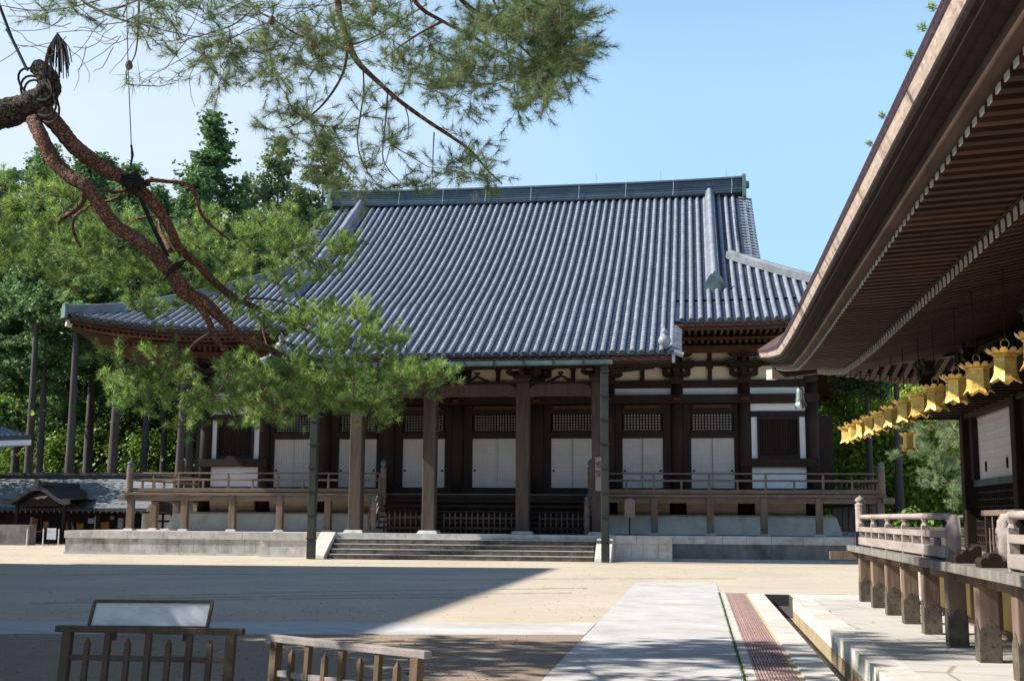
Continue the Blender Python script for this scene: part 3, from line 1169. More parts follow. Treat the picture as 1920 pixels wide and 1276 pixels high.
def arm(mb, x, y, z, L, axis='x', h=0.24, w=0.2):
    """bracket arm with curved ends and three bearing blocks"""
    poly = [(-L, h), (-L, h * 0.55), (-L * 0.9, h * 0.25), (-L * 0.72, 0.0), (L * 0.72, 0.0), (L * 0.9, h * 0.25), (L, h * 0.55), (L, h)]
    if axis == 'x':
        mb.prism(poly, lambda u, v, t: (x + u, y + t, z + v), -w / 2, w / 2)
    else:
        mb.prism(poly, lambda u, v, t: (x + t, y + u, z + v), -w / 2, w / 2)
    for s in (-1, 0, 1):
        cx, cy = (x + s * L * 0.82, y) if axis == 'x' else (x, y + s * L * 0.82)
        b = 0.13
        mb.frustum((cx - b * 0.7, cx + b * 0.7, cy - b * 0.7, cy + b * 0.7, z + h), (cx + -b, cx + b, cy - b, cy + b, z + h + 0.08))
        mb.box(cx - b, cx + b, cy - b, cy + b, z + h + 0.08, z + h + 0.17)


for x in COLX:
    mb = MB()
    yb = YW - 0.25
    mb.frustum((XC + x - 0.24, XC + x + 0.24, yb - 0.24, yb + 0.24, 8.64), (XC + x - 0.34, XC + x + 0.34, yb - 0.34, yb + 0.34, 8.80))
    mb.box(XC + x - 0.34, XC + x + 0.34, yb - 0.34, yb + 0.34, 8.80, 8.97)
    arm(mb, XC + x, yb, 8.98, 0.72)
    arm(mb, XC + x, yb - 0.15, 8.98, 0.75, 'y')
    arm(mb, XC + x, yb, 9.42, 0.95)
    arm(mb, XC + x, yb - 0.62, 9.42, 0.72)
    arm(mb, XC + x, yb - 0.5, 9.62, 1.0, 'y', 0.26)
    arm(mb, XC + x, yb - 1.15, 9.86, 0.8)
    mb.box(XC + x - 0.2, XC + x + 0.2, yb - 0.12, yb + 0.12, 8.97, 10.4)
    mb.build('bracket_set', M['wood_dark'], hall)
    if abs(x) < 15:
        mb = MB()   # carved beam nose in front of the column
        mb.prism([(0, 0.0), (0, 0.3), (-0.35, 0.28), (-0.55, 0.16), (-0.45, 0.06), (-0.2, 0.0)], lambda u, v, t: (XC + x + t, YW - 0.42 + u, 7.72 + v), -0.17, 0.17)
        mb.build('beam_nose', M['wood_red'], hall)

DOORH = (3.42, 5.92)
WID = [2.35, 2.05, 1.95, 2.15, 2.55, 2.15, 1.95, 2.05, 2.35]
# the centre bays stand a little deeper behind the porch
for i, bc in enumerate(BAYC):
    c0, c1 = COLX[i] + 0.33, COLX[i + 1] - 0.33
    x = XC + bc
    if i in (0, 8):
        zt = 6.93
        MB().box(XC + c0 - 0.02, XC + c1 + 0.02, YW - 0.02, YW + 0.12, 7.27, 7.64).build('plaster_panel', M['white'], hall)
        MB().box(XC + c0, XC + c1, YW - 0.02, YW + 0.12, 3.42, 4.46).build('plaster_panel', M['white'], hall)
        beam(XC + c0, XC + c1, YW - 0.14, YW + 0.1, 6.98, 7.26)
        for s in (-1, 1):
            xx = x + s * (1.315 - 0.14)
            MB().box(xx - 0.14, xx + 0.14, YW - 0.02, YW + 0.12, 4.89, 6.97).build('plaster_jamb', M['white'], hall)
        w = 1.03
        fr = MB()
        fr.box(x - w, x - w + 0.12, YW - 0.12, YW + 0.12, 4.89, 6.97)
        fr.box(x + w - 0.12, x + w, YW - 0.12, YW + 0.12, 4.89, 6.97)
        fr.box(x - w + 0.12, x + w - 0.12, YW - 0.12, YW + 0.12, 6.84, 6.97)
        fr.box(x - w + 0.12, x + w - 0.12, YW - 0.12, YW + 0.12, 4.89, 5.05)
        fo = fr.build('window', M['wood_dark'], hall)
        br = MB()
        nb_ = 15
        for k in range(nb_):
            xx = x - w + 0.17 + (2 * w - 0.34) * k / (nb_ - 1)
            br.add([(xx - 0.045, YW, 5.05), (xx, YW - 0.05, 5.05), (xx + 0.045, YW, 5.05), (xx - 0.045, YW, 6.84), (xx, YW - 0.05, 6.84), (xx + 0.045, YW, 6.84)],
                   [(0, 1, 4, 3), (1, 2, 5, 4), (2, 0, 3, 5)])
        br.build('bars', M['wood_dark'], fo)
        bk = MB().box(x - w + 0.13, x + w - 0.13, YW + 0.06, YW + 0.10, 5.06, 6.83)
        bk.build('backing', M['gap'], fo)
        continue
    w = WID[i] / 2 + 0.06
    # side boards beside the doors
    for s, xe in ((-1, c0), (1, c1)):
        xa, xb = (XC + c0, x - w) if s < 0 else (x + w, XC + c1)
        if xb - xa > 0.05:
            mb = MB()
            mb.box(xa, xb, YW - 0.05, YW + 0.1, 3.41, 7.64)
            mb.box((xa + xb) / 2 - 0.02, (xa + xb) / 2 + 0.02, YW - 0.07, YW - 0.052, 3.6, 7.4)
            mb.build('side_board', M['wood_dark'], hall)
    beam(x - w, x + w, YW - 0.16, YW + 0.1, 5.93, 6.26, 'wood_dark', 'lintel')
    beam(x - w, x + w, YW - 0.16, YW + 0.1, 7.18, 7.64, 'wood_dark', 'lintel')
    beam(x - w + 0.15, x + w - 0.15, YW - 0.50, YW - 0.17, 7.40, 7.56, 'wood_red', 'door_hood')
    # pair of sliding doors
    for s in (-1, 1):
        xa, xb = (x - w + 0.02, x - 0.004) if s < 0 else (x + 0.004, x + w - 0.02)
        yd = YW + (0.02 if s < 0 else -0.02)
        d = MB().box(xa, xb, yd, yd + 0.05, DOORH[0], DOORH[1])
        do = d.build('door', M['paper'], hall)
        lt = MB()
        nv = max(6, int((xb - xa) / 0.125))
        for k in range(1, nv):
            xx = xa + (xb - xa) * k / nv
            lt.box(xx - 0.006, xx + 0.006, yd - 0.012, yd - 0.002, DOORH[0] + 0.02, DOORH[1] - 0.02)
        nh = 19
        for k in range(1, nh):
            zz_ = DOORH[0] + (DOORH[1] - DOORH[0]) * k / nh
            lt.box(xa + 0.02, xb - 0.02, yd - 0.016, yd - 0.0125, zz_ - 0.008, zz_ + 0.008)
        lt.build('lattice', M['paper_line'], do)
        fr = MB()
        fr.box(xa, xa + 0.035, yd - 0.03, yd - 0.017, DOORH[0], DOORH[1])
        fr.box(xb - 0.035, xb, yd - 0.03, yd - 0.017, DOORH[0], DOORH[1])
        fr.build('frame', M['paper_line'] if s < 0 else M['paper_line'], do)
        xh = xa + 0.12 if s < 0 else xb - 0.12
        MB().tube([(xh, yd - 0.05, 4.28), (xh, yd - 0.016, 4.28)], 0.06, 10).build('handle', M['ink'], do)
    # transom lattice
    tr = MB().box(x - w + 0.1, x + w - 0.1, YW + 0.03, YW + 0.06, 6.27, 7.17)
    to = tr.build('transom', M['paper'], hall)
    lt = MB()
    nv = int((2 * w - 0.2) / 0.145)
    for k in range(nv + 1):
        xx = x - w + 0.1 + (2 * w - 0.2) * k / nv
        lt.box(xx - 0.032, xx + 0.032, YW - 0.04, YW + 0.02, 6.27, 7.17)
    for k in range(7):
        zz_ = 6.30 + 0.84 * k / 6
        lt.box(x - w + 0.1, x + w - 0.1, YW - 0.045, YW - 0.041, zz_ - 0.028, zz_ + 0.028)
    lt.build('lattice', M['wood_dark'], to)

# crawl space wall, column feet and rounded plaster plinth
for c0, c1 in zip(COLX, COLX[1:]):
    mb = MB()
    xa, xb = XC + c0 + 0.42, XC + c1 - 0.42
    pr = [(YW + 0.1, 2.93), (YW - 0.12, 2.93), (YW - 0.2, 2.7), (YW - 0.22, 2.45), (YW - 0.12, 2.2), (YW + 0.1, 2.05)]
    mb.prism(pr, lambda u, v, t: (t, u, v), xa, xb)
    mb.build('crawl_wall', M['buff'], hall)
pb = MB()
pz = 1.14
pb.frustum((XC - 17.2, XC + 17.0, 59.75, 88, pz), (XC - 16.95, XC + 16.75, 59.95, 87.8, 2.0))
pb.frustum((XC - 16.95, XC + 16.75, 59.95, 87.8, 2.0), (XC - 16.8, XC + 16.6, 60.1, 87.6, 2.09))
pb.build('plinth', M['kame'], hall)

# ---- stone platform: capping course, wall course, foot
pf = MB()
PX0, PX1, PYF = XC - 20.65, XC + 21.4, 55.9


def block_row(mb, x0, x1, y0, y1, z0, z1, ln, jit=0.25, r=random.Random(3)):
    x = x0
    while x < x1 - 0.05:
        l = ln * (1 + jit * (r.random() * 2 - 1))
        xe = min(x + l, x1)
        if x1 - xe < 0.35:
            xe = x1
        mb.box(x, xe - (0.012 if xe < x1 else 0), y0 + r.uniform(0, 0.006), y1, z0, z1)
        x = xe


def block_row_y(mb, y0, y1, x0, x1, z0, z1, ln):
    y = y0
    while y < y1 - 0.05:
        ye = min(y + ln, y1)
        mb.box(x0, x1, y, ye - 0.012, z0, z1)
        y = ye


PT = 1.13
JX0, JX1, JY = XC - 10.2, XC + 9.0, 54.75       # projecting middle part
cap = MB()
wal = MB()
wal_mid = MB()
wal_shade = MB()
for (xa, xb, yf) in ((PX0, JX0, PYF), (JX0, JX1, JY), (JX1, PX1, PYF)):
    block_row(cap, xa - (0.05 if xa == PX0 else 0), xb, yf - 0.06, yf + 0.7, PT - 0.36, PT, 1.15)
    block_row(wal if xa == PX0 else (wal_mid if xa == JX0 else wal_shade), xa, xb, yf, yf + 0.5, 0.10, PT - 0.364, 0.62 if xa != JX1 else 2.6, 0.3)
    block_row(cap, xa - 0.02, xb, yf - 0.10, yf + 0.4, 0.0, 0.098, 1.8)
for xs, s in ((PX0, 1), (PX1, -1)):
    block_row_y(cap, PYF + 0.7, 90, min(xs - 0.05 * s, xs + 0.5 * s), max(xs - 0.05 * s, xs + 0.5 * s), PT - 0.36, PT, 1.2)
    block_row_y(wal if s > 0 else wal_shade, PYF + 0.5, 90, min(xs, xs + 0.45 * s), max(xs, xs + 0.45 * s), 0.0, PT - 0.364, 0.8)
for xs, s in ((JX0, 1), (JX1, -1)):
    block_row_y(wal_mid, JY + 0.5, PYF + 0.3, min(xs + 0.003 * s, xs + 0.4 * s), max(xs + 0.003 * s, xs + 0.4 * s), 0.0, PT - 0.364, 0.8)
    block_row_y(cap, JY + 0.7, PYF + 0.9, min(xs - 0.02 * s, xs + 0.4 * s), max(xs - 0.02 * s, xs + 0.4 * s), PT - 0.36, PT, 1.2)
top = MB()
top.box(PX0 + 0.4, PX1 - 0.4, PYF + 0.4, 90, 0.2, PT - 0.012)
top.box(JX0 + 0.3, JX1 - 0.3, JY + 0.4, PYF + 0.45, 0.2, PT - 0.012)
po = top.build('platform', M['stone'], hall)
cap.build('capping_stones', M['stone'], po)
wal.build('wall_stones', M['stone_face'], po)
wal_mid.build('front_wall_stones', M['stone'], po)
wal_shade.build('rear_wall_stones', M['shade_granite'], po)  # set-back right wall, its shade is in the stone colour

# stone steps with sloping cheeks
SX0, SX1 = XC - 6.85, XC + 6.05
for k in range(5):
    mb = MB()
    z1 = PT - 0.006 - (k + 0) * PT / 5 if k else PT + 0.004
    y0 = 54.72 - 0.36 * k
    r2 = random.Random(k)
    x = SX0 + 0.45
    while x < SX1 - 0.45:
        xe = min(x + r2.uniform(1.8, 3.2), SX1 - 0.45)
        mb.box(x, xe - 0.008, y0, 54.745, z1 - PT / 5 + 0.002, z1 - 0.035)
        x = xe
    so_ = mb.build('step', M['step'], po, bevel=0.02)
    mb = MB()
    x = SX0 + 0.45
    while x < SX1 - 0.45:
        xe = min(x + r2.uniform(1.8, 3.2), SX1 - 0.45)
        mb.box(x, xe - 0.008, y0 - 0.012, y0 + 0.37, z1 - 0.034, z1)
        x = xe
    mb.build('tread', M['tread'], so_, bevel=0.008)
for xs in (SX0, SX1):
    mb = MB()
    mb.prism([(54.9, PT + 0.05), (54.6, PT + 0.05), (52.95, 0.16), (52.9, 0.0), (54.9, 0.0)], lambda u, v, t: (xs + t, u, v), -0.36, 0.36)
    mb.build('cheek_stone', M['curb'], po, bevel=0.02)

# ---- veranda
VY0 = 58.4
VX0, VX1 = XC - 18.75, XC + 18.75
fl = MB()
for (xa, xb) in ((VX0 - 0.12, XC - 5.4), (XC + 5.4, VX1 + 0.12)):
    fl.box(xa, xb, VY0 - 0.16, YW - 0.13, 2.92, 3.05)
fl.box(XC - 5.4, XC + 5.4, VY0 + 0.6, YW - 0.13, 2.92, 3.05)
fl.box(VX0 - 0.12, XC - 16.2, YW - 0.13, 88, 2.92, 3.05)
fl.box(XC + 16.2, VX1 + 0.12, YW - 0.13, 88, 2.92, 3.05)
fo = fl.build('veranda_floor', M['wood_grey'], hall)
for (xa, xb) in ((VX0 - 0.5, XC - 5.4), (XC + 5.4, VX1 + 0.5)):
    MB().box(xa, xb, VY0 + 0.02, VY0 + 0.2, 2.64, 2.918).build('floor_beam', M['wood_grey'], hall)
for xs in (VX0, VX1):
    MB().box(xs - 0.1, xs + 0.1, VY0 - 0.5, 88, 2.645, 2.916).build('floor_beam', M['wood_grey'], hall)
px_l = [XC - 18.6, XC - 15.65, XC - 13.1, XC - 10.6, XC - 8.1]
px_r = [XC + 8.1, XC + 10.75, XC + 13.25, XC + 15.8, XC + 18.6]
for x in px_l + px_r:
    mb = MB()
    mb.box(x - 0.165, x + 0.165, VY0 - 0.05, VY0 + 0.28, 1.22, 2.91)
    p_ = mb.build('veranda_post', M['wood_post'], hall, bevel=0.025)
    MB().frustum((x - 0.27, x + 0.27, VY0 - 0.16, VY0 + 0.39, PT), (x - 0.22, x + 0.22, VY0 - 0.11, VY0 + 0.34, 1.22)).build('post_base', M['stone'], p_)
for xs in (XC - 18.6, XC + 18.6):
    for k in range(1, 8):
        y = VY0 + 2.75 * k
        mb = MB().box(xs - 0.16, xs + 0.16, y, y + 0.33, 1.22, 2.64)
        p_ = mb.build('veranda_post', M['wood_post'], hall, bevel=0.02)
        MB().frustum((xs - 0.26, xs + 0.26, y - 0.1, y + 0.43, PT), (xs - 0.21, xs + 0.21, y - 0.05, y + 0.38, 1.22)).build('post_base', M['stone'], p_)


def railing(p, q, parent, zf, m, hbase=0.05, hs=(0.04, 0.23, 0.60, 0.70, 0.945, 1.02), spacing=2.5, sub=2, th=0.13, first_strut=0.3, mid_over=0.0):
    """three-railed temple railing from p to q (xy); each strut its own part"""
    p, q = Vector((p[0], p[1], 0)), Vector((q[0], q[1], 0))
    d = (q - p).normalized()
    Lg = (q - p).length
    b = MB().bar(p + Vector((0, 0, zf + (hs[0] + hs[1]) / 2)), q + Vector((0, 0, zf + (hs[0] + hs[1]) / 2)), th * 1.25, hs[1] - hs[0])
    ro = b.build('base_rail', m, parent, bevel=0.012)
    b = MB().bar(p + Vector((0, 0, zf + (hs[2] + hs[3]) / 2)), q + d * mid_over + Vector((0, 0, zf + (hs[2] + hs[3]) / 2)), th, hs[3] - hs[2])
    b.build('middle_rail', m, parent, bevel=0.01)
    r = (hs[5] - hs[4]) / 2
    n = 12
    b = MB().tube([p + d * Lg * i / n + Vector((0, 0, zf + hs[4] + r)) for i in range(n + 1)], r, 10)
    b.build('top_rail', m, parent, smooth=True)
    k = int(round(Lg / spacing))
    for i in range(k * sub + 1):
        c = p + d * (Lg * i / (k * sub))
        main = i % sub == 0
        w = th * (0.85 if main else 0.7)
        s = MB()
        s.bar(c + Vector((0, 0, zf + (0 if main else hs[1] - 0.01))), c + Vector((0, 0, zf + (hs[3] + (hs[4] - hs[3]) * 0.45 if main else hs[2] + 0.01))), w, w * 1.05, up=(d.y, -d.x, 0))
        if main:
            s.lathe(c.x, c.y, [(w * 0.62, hs[3] + (hs[4] - hs[3]) * 0.40), (w * 0.36, hs[3] + (hs[4] - hs[3]) * 0.7), (w * 0.62, hs[4] + 0.005)], 8, zf)
        s.build('strut', m, parent)


def newel(x, y, z0, z1, r, m, parent, cap=None):
    mb = MB()
    h = z1 - z0
    mb.lathe(x, y, [(r, 0), (r, h * 0.72), (r * 1.04, h * 0.73), (r * 1.04, h * 0.76), (r, h * 0.77), (r, h * 0.80)], 14, z0)
    o_ = mb.build('newel_post', m, parent, smooth=False)
    c = MB()
    hb = h * 0.2
    c.lathe(x, y, [(r * 0.98, 0), (r * 1.1, hb * 0.08), (r * 0.95, hb * 0.2), (r * 0.6, hb * 0.28), (r * 0.62, hb * 0.34), (r * 0.98, hb * 0.5), (r * 1.0, hb * 0.62), (r * 0.75, hb * 0.8), (r * 0.25, hb * 0.94), (0.01, hb * 1.05)], 14, z0 + h * 0.8)
    c.build('finial', cap or m, o_, smooth=True)


WG = M['wood_grey']
railing((VX0 + 0.1, VY0), (XC - 5.45, VY0), hall, 3.05, WG, spacing=2.6)
railing((XC + 5.45, VY0), (VX1 - 0.1, VY0), hall, 3.05, WG, spacing=2.6)
railing((VX0 + 0.1, VY0 + 0.1), (VX0 + 0.1, 82), hall, 3.05, WG, spacing=2.7)
railing((VX1 - 0.1, VY0 + 0.1), (VX1 - 0.1, 82), hall, 3.05, WG, spacing=2.7)
newel(VX0 + 0.08, VY0, 3.05, 4.66, 0.17, WG, hall, M['copper'])
newel(VX1 - 0.08, VY0, 3.05, 4.62, 0.17, WG, hall, M['copper'])
# timber stair under the porch
for k in range(7):
    z1 = 3.0 - 0.26 * k
    y0 = 58.95 - 0.33 * k
    MB().box(XC - 5.2, XC + 5.3, y0, y0 + 0.36, z1 - 0.09, z1).build('stair_tread', M['wood_dark'], hall)
MB().box(XC - 5.2, XC + 5.3, 59.0, 59.1, 1.14, 2.9).build('stair_back', M['wood_dark'], hall)
for sx in (-5.3, 5.05):
    mb = MB()
    mb.bar((XC + sx, 56.7, 1.5), (XC + sx, 58.9, 3.05), 0.12, 0.4)
    mb.build('stair_string', M['wood_grey'], hall)
    for dz in (0.55, 0.95):
        MB().tube([(XC + sx, 56.75, 1.45 + dz), (XC + sx, 57.8, 2.12 + dz), (XC + sx, 58.5, 3.0 + dz)], 0.05, 8).build('hand_rail', M['wood_grey'], hall)
    newel(XC + sx, 56.7, 1.14, 2.95, 0.15, M['wood_grey'], hall, M['copper'])
    newel(XC + sx, 58.5, 2.0, 4.75, 0.15, M['wood_grey'], hall, M['copper'])

# ---- porch: four columns, rainbow beams, struts, eave, gutter
KC = [-6.12, -2.5, 2.0, 5.6]
KYC = 56.6
for x in KC:
    mb = MB()
    w = 0.31
    mb.box(XC + x - w, XC + x + w, KYC - w, KYC + w, 1.27, 8.28)
    co = mb.build('porch_column', M['wood_col'], hall, bevel=0.05)
    MB().frustum((XC + x - 0.5, XC + x + 0.5, KYC - 0.5, KYC + 0.5, PT), (XC + x - 0.41, XC + x + 0.41, KYC - 0.41, KYC + 0.41, 1.27)).build('base_stone', M['stone'], co)
    b = MB()
    b.frustum((XC + x - 0.3, XC + x + 0.3, KYC - 0.3, KYC + 0.3, 8.285), (XC + x - 0.43, XC + x + 0.43, KYC - 0.43, KYC + 0.43, 8.45))
    b.box(XC + x - 0.43, XC + x + 0.43, KYC - 0.43, KYC + 0.43, 8.45, 8.62)
    arm(b, XC + x, KYC, 8.62, 0.85)
    arm(b, XC + x, KYC, 8.62, 0.85, 'y')
    b.build('bracket_set', M['wood_dark'], hall)
ks = KC
for x0, x1 in zip(ks, ks[1:]):
    mb = MB()
    xa, xb = XC + x0 + 0.3, XC + x1 - 0.3
    L = xb - xa
    poly = [(0, 7.58), (0, 7.95), (0.12, 8.08), (0.3, 8.17), (0.6, 8.2), (L - 0.6, 8.2), (L - 0.3, 8.17), (L - 0.12, 8.08), (L, 7.95), (L, 7.58), (L - 0.5, 7.64), (0.5, 7.64)]
    mb.prism(poly, lambda u, v, t: (xa + u, KYC + t, v), -0.2, 0.2)
    mb.build('rainbow_beam', M['wood_col'], hall)
    MB().box(xa - 0.1, xb + 0.1, KYC - 0.17, KYC + 0.17, 8.205, 8.32).build('beam', M['wood_dark'], hall)
    fr = MB()    # frog-leg strut
    xm = (xa + xb) / 2
    for s in (-1, 1):
        fr.prism([(0, 0.36), (0.09, 0.3), (0.62, 0.06), (0.62, 0.0), (0.42, 0.0), (0.0, 0.22)], lambda u, v, t: (xm + s * u, KYC + t, 8.33 + v), -0.08, 0.08)
    fr.box(xm - 0.12, xm + 0.12, KYC - 0.12, KYC + 0.12, 8.69, 8.80)
    fr.build('frog_leg_strut', M['wood_dark'], hall)
    for xq in (xa + 0.25 * L + 0.32, xb - 0.25 * L - 0.02):
        pass
for x in KC:
    mb = MB()   # tie beam from porch column to the body
    L = YW - KYC
    mb.prism([(0, 7.7), (0, 8.15), (L * 0.5, 8.45), (L, 8.15), (L, 7.7), (L * 0.5, 8.0)], lambda u, v, t: (XC + x + t, KYC + u, v), -0.14, 0.14)
    mb.build('tie_beam', M['wood_dark'], hall)
MB().box(XC - 9.0, XC + 9.0, KYC - 0.18, KYC + 0.18, 8.96, 9.24).build('porch_purlin', M['wood_dark'], hall)
ke = MB()
rows = []
for i in range(4):
    y = KY + 0.1 + (YE + 3 - KY) * i / 3
    z = zfront(0, y) - 0.34
    rows.append([(XC - KX, y, z), (XC + KX, y, z)])
ke.grid(rows, flip=True)
ke.build('porch_soffit', M['soffit'], hall)
kr = MB()
n = int(KX / 0.3)
for k in range(-n, n + 1):
    x = XC + k * 0.3
    kr.bar((x, KY + 0.35, zfront(0, KY + 0.35) - 0.43), (x, KYC + 1.5, zfront(0, KYC + 1.5) - 0.43), 0.12, 0.14)
kr.box(XC - KX, XC + KX, KY + 0.02, KY + 0.14, zfront(0, KY) - 0.33, zfront(0, KY) - 0.13)
kr.box(XC - KX, XC + KX, KY + 0.16, KY + 0.34, zfront(0, KY) - 0.40, zfront(0, KY) - 0.26)
kr.build('porch_rafters', M['wood_red'], hall)
# end brackets of the porch
for sd in (-1, 1):
    mb = MB()
    mb.prism([(0, 0), (2.6, 0.28), (2.6, 0.62), (1.9, 0.42), (1.3, 0.30), (0.6, 0.28), (0, 0.45)], lambda u, v, t: (XC + sd * (5.65 + u), KYC + t, 8.62 + v), -0.12, 0.12)
    mb.build('carved_bracket', M['wood_dark'], hall)

gt = MB()
GX0, GX1, GY, GZ = XC - 7.3, XC + 6.55, KY - 0.22, 8.62
prof = [(-0.13, 0.16), (-0.125, 0.0), (0.0, -0.05), (0.125, 0.0), (0.13, 0.16), (0.105, 0.16), (0.1, 0.02), (0.0, -0.025), (-0.1, 0.02), (-0.105, 0.16)]
gt.prism(prof, lambda u, v, t: (t, GY + u, GZ + v), GX0, GX1)
go = gt.build('gutter', M['copper'], hall)
gb = MB()
x = GX0 + 0.6
while x < GX1:
    gb.box(x - 0.03, x + 0.03, GY - 0.145, GY + 0.145, GZ - 0.07, GZ + 0.17)
    gb.box(x - 0.02, x + 0.02, GY + 0.13, GY + 0.4, GZ + 0.13, GZ + 0.16)
    x += 1.33
gb.build('gutter_straps', M['pipe'], go)
for (xp, ypz) in ((XC - 6.98, 52.55), (XC + 6.2, 52.5)):
    mb = MB()
    mb.box(xp - 0.17, xp + 0.17, ypz - 0.17, ypz + 0.17, 0.02, 8.52)
    dpo = mb.build('downpipe', M['pipe'], hall, bevel=0.02)
    bd = MB()
    z = 0.9
    while z < 8.4:
        bd.box(xp - 0.2, xp + 0.2, ypz - 0.2, ypz + 0.2, z, z + 0.05)
        z += 1.05
    bd.build('pipe_bands', M['pipe'], dpo)

# ---- things standing on the platform
def picket(x0, x1, lab):
    t = thing('picket_fence', ((x0 + x1) / 2, 57.3, PT), lab, 'fence', 'low picket fences across the porch')
    n = int((x1 - x0) / 0.26)
    for zz_ in (1.32, 1.82):
        MB().box(x0, x1, 57.28, 57.33, zz_, zz_ + 0.07).build('rail', M['wood_col'], t)
    for k in range(n + 1):
        x = x0 + 0.03 + (x1 - x0 - 0.06) * k / n
        mb = MB()
        mb.box(x - 0.033, x + 0.033, 57.225, 57.277, PT, 2.07)
        mb.frustum((x - 0.033, x + 0.033, 57.225, 57.277, 2.07), (x - 0.012, x + 0.012, 57.24, 57.26, 2.12))
        mb.build('picket', M['wood_col'], t)


picket(XC - 5.7, XC - 2.75, 'low brown picket fence panel between the two left porch columns of the great hall')
picket(XC - 1.95, XC + 1.95, 'low brown picket fence panel across the middle of the porch, behind the stone steps')
picket(XC + 2.7, XC + 5.65, 'low brown picket fence panel at the right end of the porch, beside the downpipe')

t = thing('notice_post', (XC + 6.95, 57.9, PT), 'small roofed wooden notice box on a thin stake, just right of the downpipe', 'notice post')
mb = MB().box(XC + 6.92, XC + 6.99, 57.9, 57.95, PT, 1.95)
mb.build('stake', M['wood_dark'], t)
mb = MB()
mb.box(XC + 6.72, XC + 7.2, 57.84, 57.98, 1.95, 2.72)
mb.prism([(-0.3, 2.72), (0.3, 2.72), (0.0, 2.86)], lambda u, v, tt: (XC + 6.96 + u, 57.8 + tt, v), 0, 0.22)
mb.build('board', M['plaque'], t)
fnt_items = []


def glyph(ch, size, loc, parent, m, name='lettering'):
    cu = bpy.data.curves.new(name, 'FONT')
    cu.body = ch
    cu.size = size
    cu.align_x = 'CENTER'
    cu.align_y = 'CENTER'
    cu.extrude = 0.004
    ob = bpy.data.objects.new(name, cu)
    COL.objects.link(ob)
    ob.rotation_euler = (R(90), 0, 0)
    off = OFF.get(parent.name, Vector((0, 0, 0)))
    ob.parent = parent
    ob.location = Vector(loc) - off
    cu.materials.append(m)
    bpy.context.view_layer.update()
    me = bpy.data.meshes.new_from_object(ob.evaluated_get(bpy.context.evaluated_depsgraph_get()))
    mo = bpy.data.objects.new(name, me)
    COL.objects.link(mo)
    mo.parent = parent
    mo.location = ob.location
    mo.rotation_euler = ob.rotation_euler
    bpy.data.objects.remove(ob)
    return mo


xq = P(1123, 880, KYC - 0.35).x + 0.1
yq = KYC - 0.35
t = thing('name_plaque', (xq - 0.1, yq, 3.0), 'tall pale name board lettered in black on the right porch column beside the downpipe', 'name board')
MB().box(xq - 0.27, xq + 0.10, yq - 0.03, yq + 0.03, 3.15, 4.72).build('board', M['plaque'], t, bevel=0.01)
glyph('\u91d1', 0.36, (xq - 0.1, yq - 0.034, 4.36), t, M['ink'])
glyph('\u5802', 0.36, (xq - 0.1, yq - 0.034, 3.94), t, M['ink'])

# ------------------------------------------------------------------ the near hall on the right
nh = thing('bark_roofed_hall', (5.5, 24.4, PZ), 'near timber hall at the right edge with deep bark thatched eaves and railed veranda', 'temple hall')
EX, EYN = 1.5, 29.1                       # lip of the thatch on the left and far sides
ZT = [(-6, 5.0), (18.5, 5.0), (20.5, 5.03), (22.4, 5.10), (23.9, 5.27), (26, 5.52), (27.5, 5.72), (29.1, 5.93)]


def zlip(y):
    return float(np.interp(y, [a for a, _ in ZT], [b for _, b in ZT]))


def zlipn(x):      # far eave, by distance from the corner
    return zlip(EYN - (x - EX))


# stations along the left eave then round the corner along the far eave
ys = [-6 + 1.2 * i for i in range(22)] + [20.4 + 0.35 * i for i in range(25)]
ys = [y for y in ys if y < EYN] + [EYN]
xs_n = [EX + 0.35 * i for i in range(1, 24)] + [EX + 8.4 + 1.5 * i for i in range(8)]


def station_rows(prof):
    """prof: list of (inward, dz); returns one row of points per profile point, mitred at the corner"""
    rows = []
    for (u, dz) in prof:
        row = []
        for y in ys:
            yy = min(y, EYN - u)
            row.append((EX + u, yy, zlip(y) + dz))
        for x in xs_n:
            xx = max(x, EX + u)
            row.append((xx, EYN - u, zlipn(x) + dz))
        rows.append(row)
    return rows


def strip(prof, name, m, parent, smooth=False):
    mb = MB()
    mb.grid(station_rows(prof), flip=True)
    return mb.build(name, m, parent, smooth=smooth)


th = MB()
th.grid(station_rows([(0.0, 0.0), (0.6, 0.33), (2.0, 1.1), (4.0, 2.35), (7.0, 4.6), (11.0, 8.2)]), flip=False)
tho = th.build('thatched_roof', M['thatch'], nh, smooth=True)
strip([(0.0, 0.0), (-0.012, -0.03), (0.004, -0.055), (-0.004, -0.075), (0.01, -0.095)], 'thatch_rim', M['thatch_top'], tho)
strip([(0.012, -0.094), (0.022, -0.12), (0.032, -0.15), (0.05, -0.19)], 'cut_bark_face', M['thatch_cut'], tho)
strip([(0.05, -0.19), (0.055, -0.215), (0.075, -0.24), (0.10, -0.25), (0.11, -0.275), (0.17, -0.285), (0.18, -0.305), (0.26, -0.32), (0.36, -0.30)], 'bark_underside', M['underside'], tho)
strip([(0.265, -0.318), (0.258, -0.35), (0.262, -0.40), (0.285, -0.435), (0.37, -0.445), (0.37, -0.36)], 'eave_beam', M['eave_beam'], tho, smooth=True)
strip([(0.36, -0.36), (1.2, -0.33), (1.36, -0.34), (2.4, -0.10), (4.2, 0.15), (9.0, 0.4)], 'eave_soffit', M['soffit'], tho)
strip([(1.20, -0.34), (1.18, -0.455), (1.30, -0.455), (1.30, -0.34)], 'inner_eave_beam', M['wood_dark'], tho)

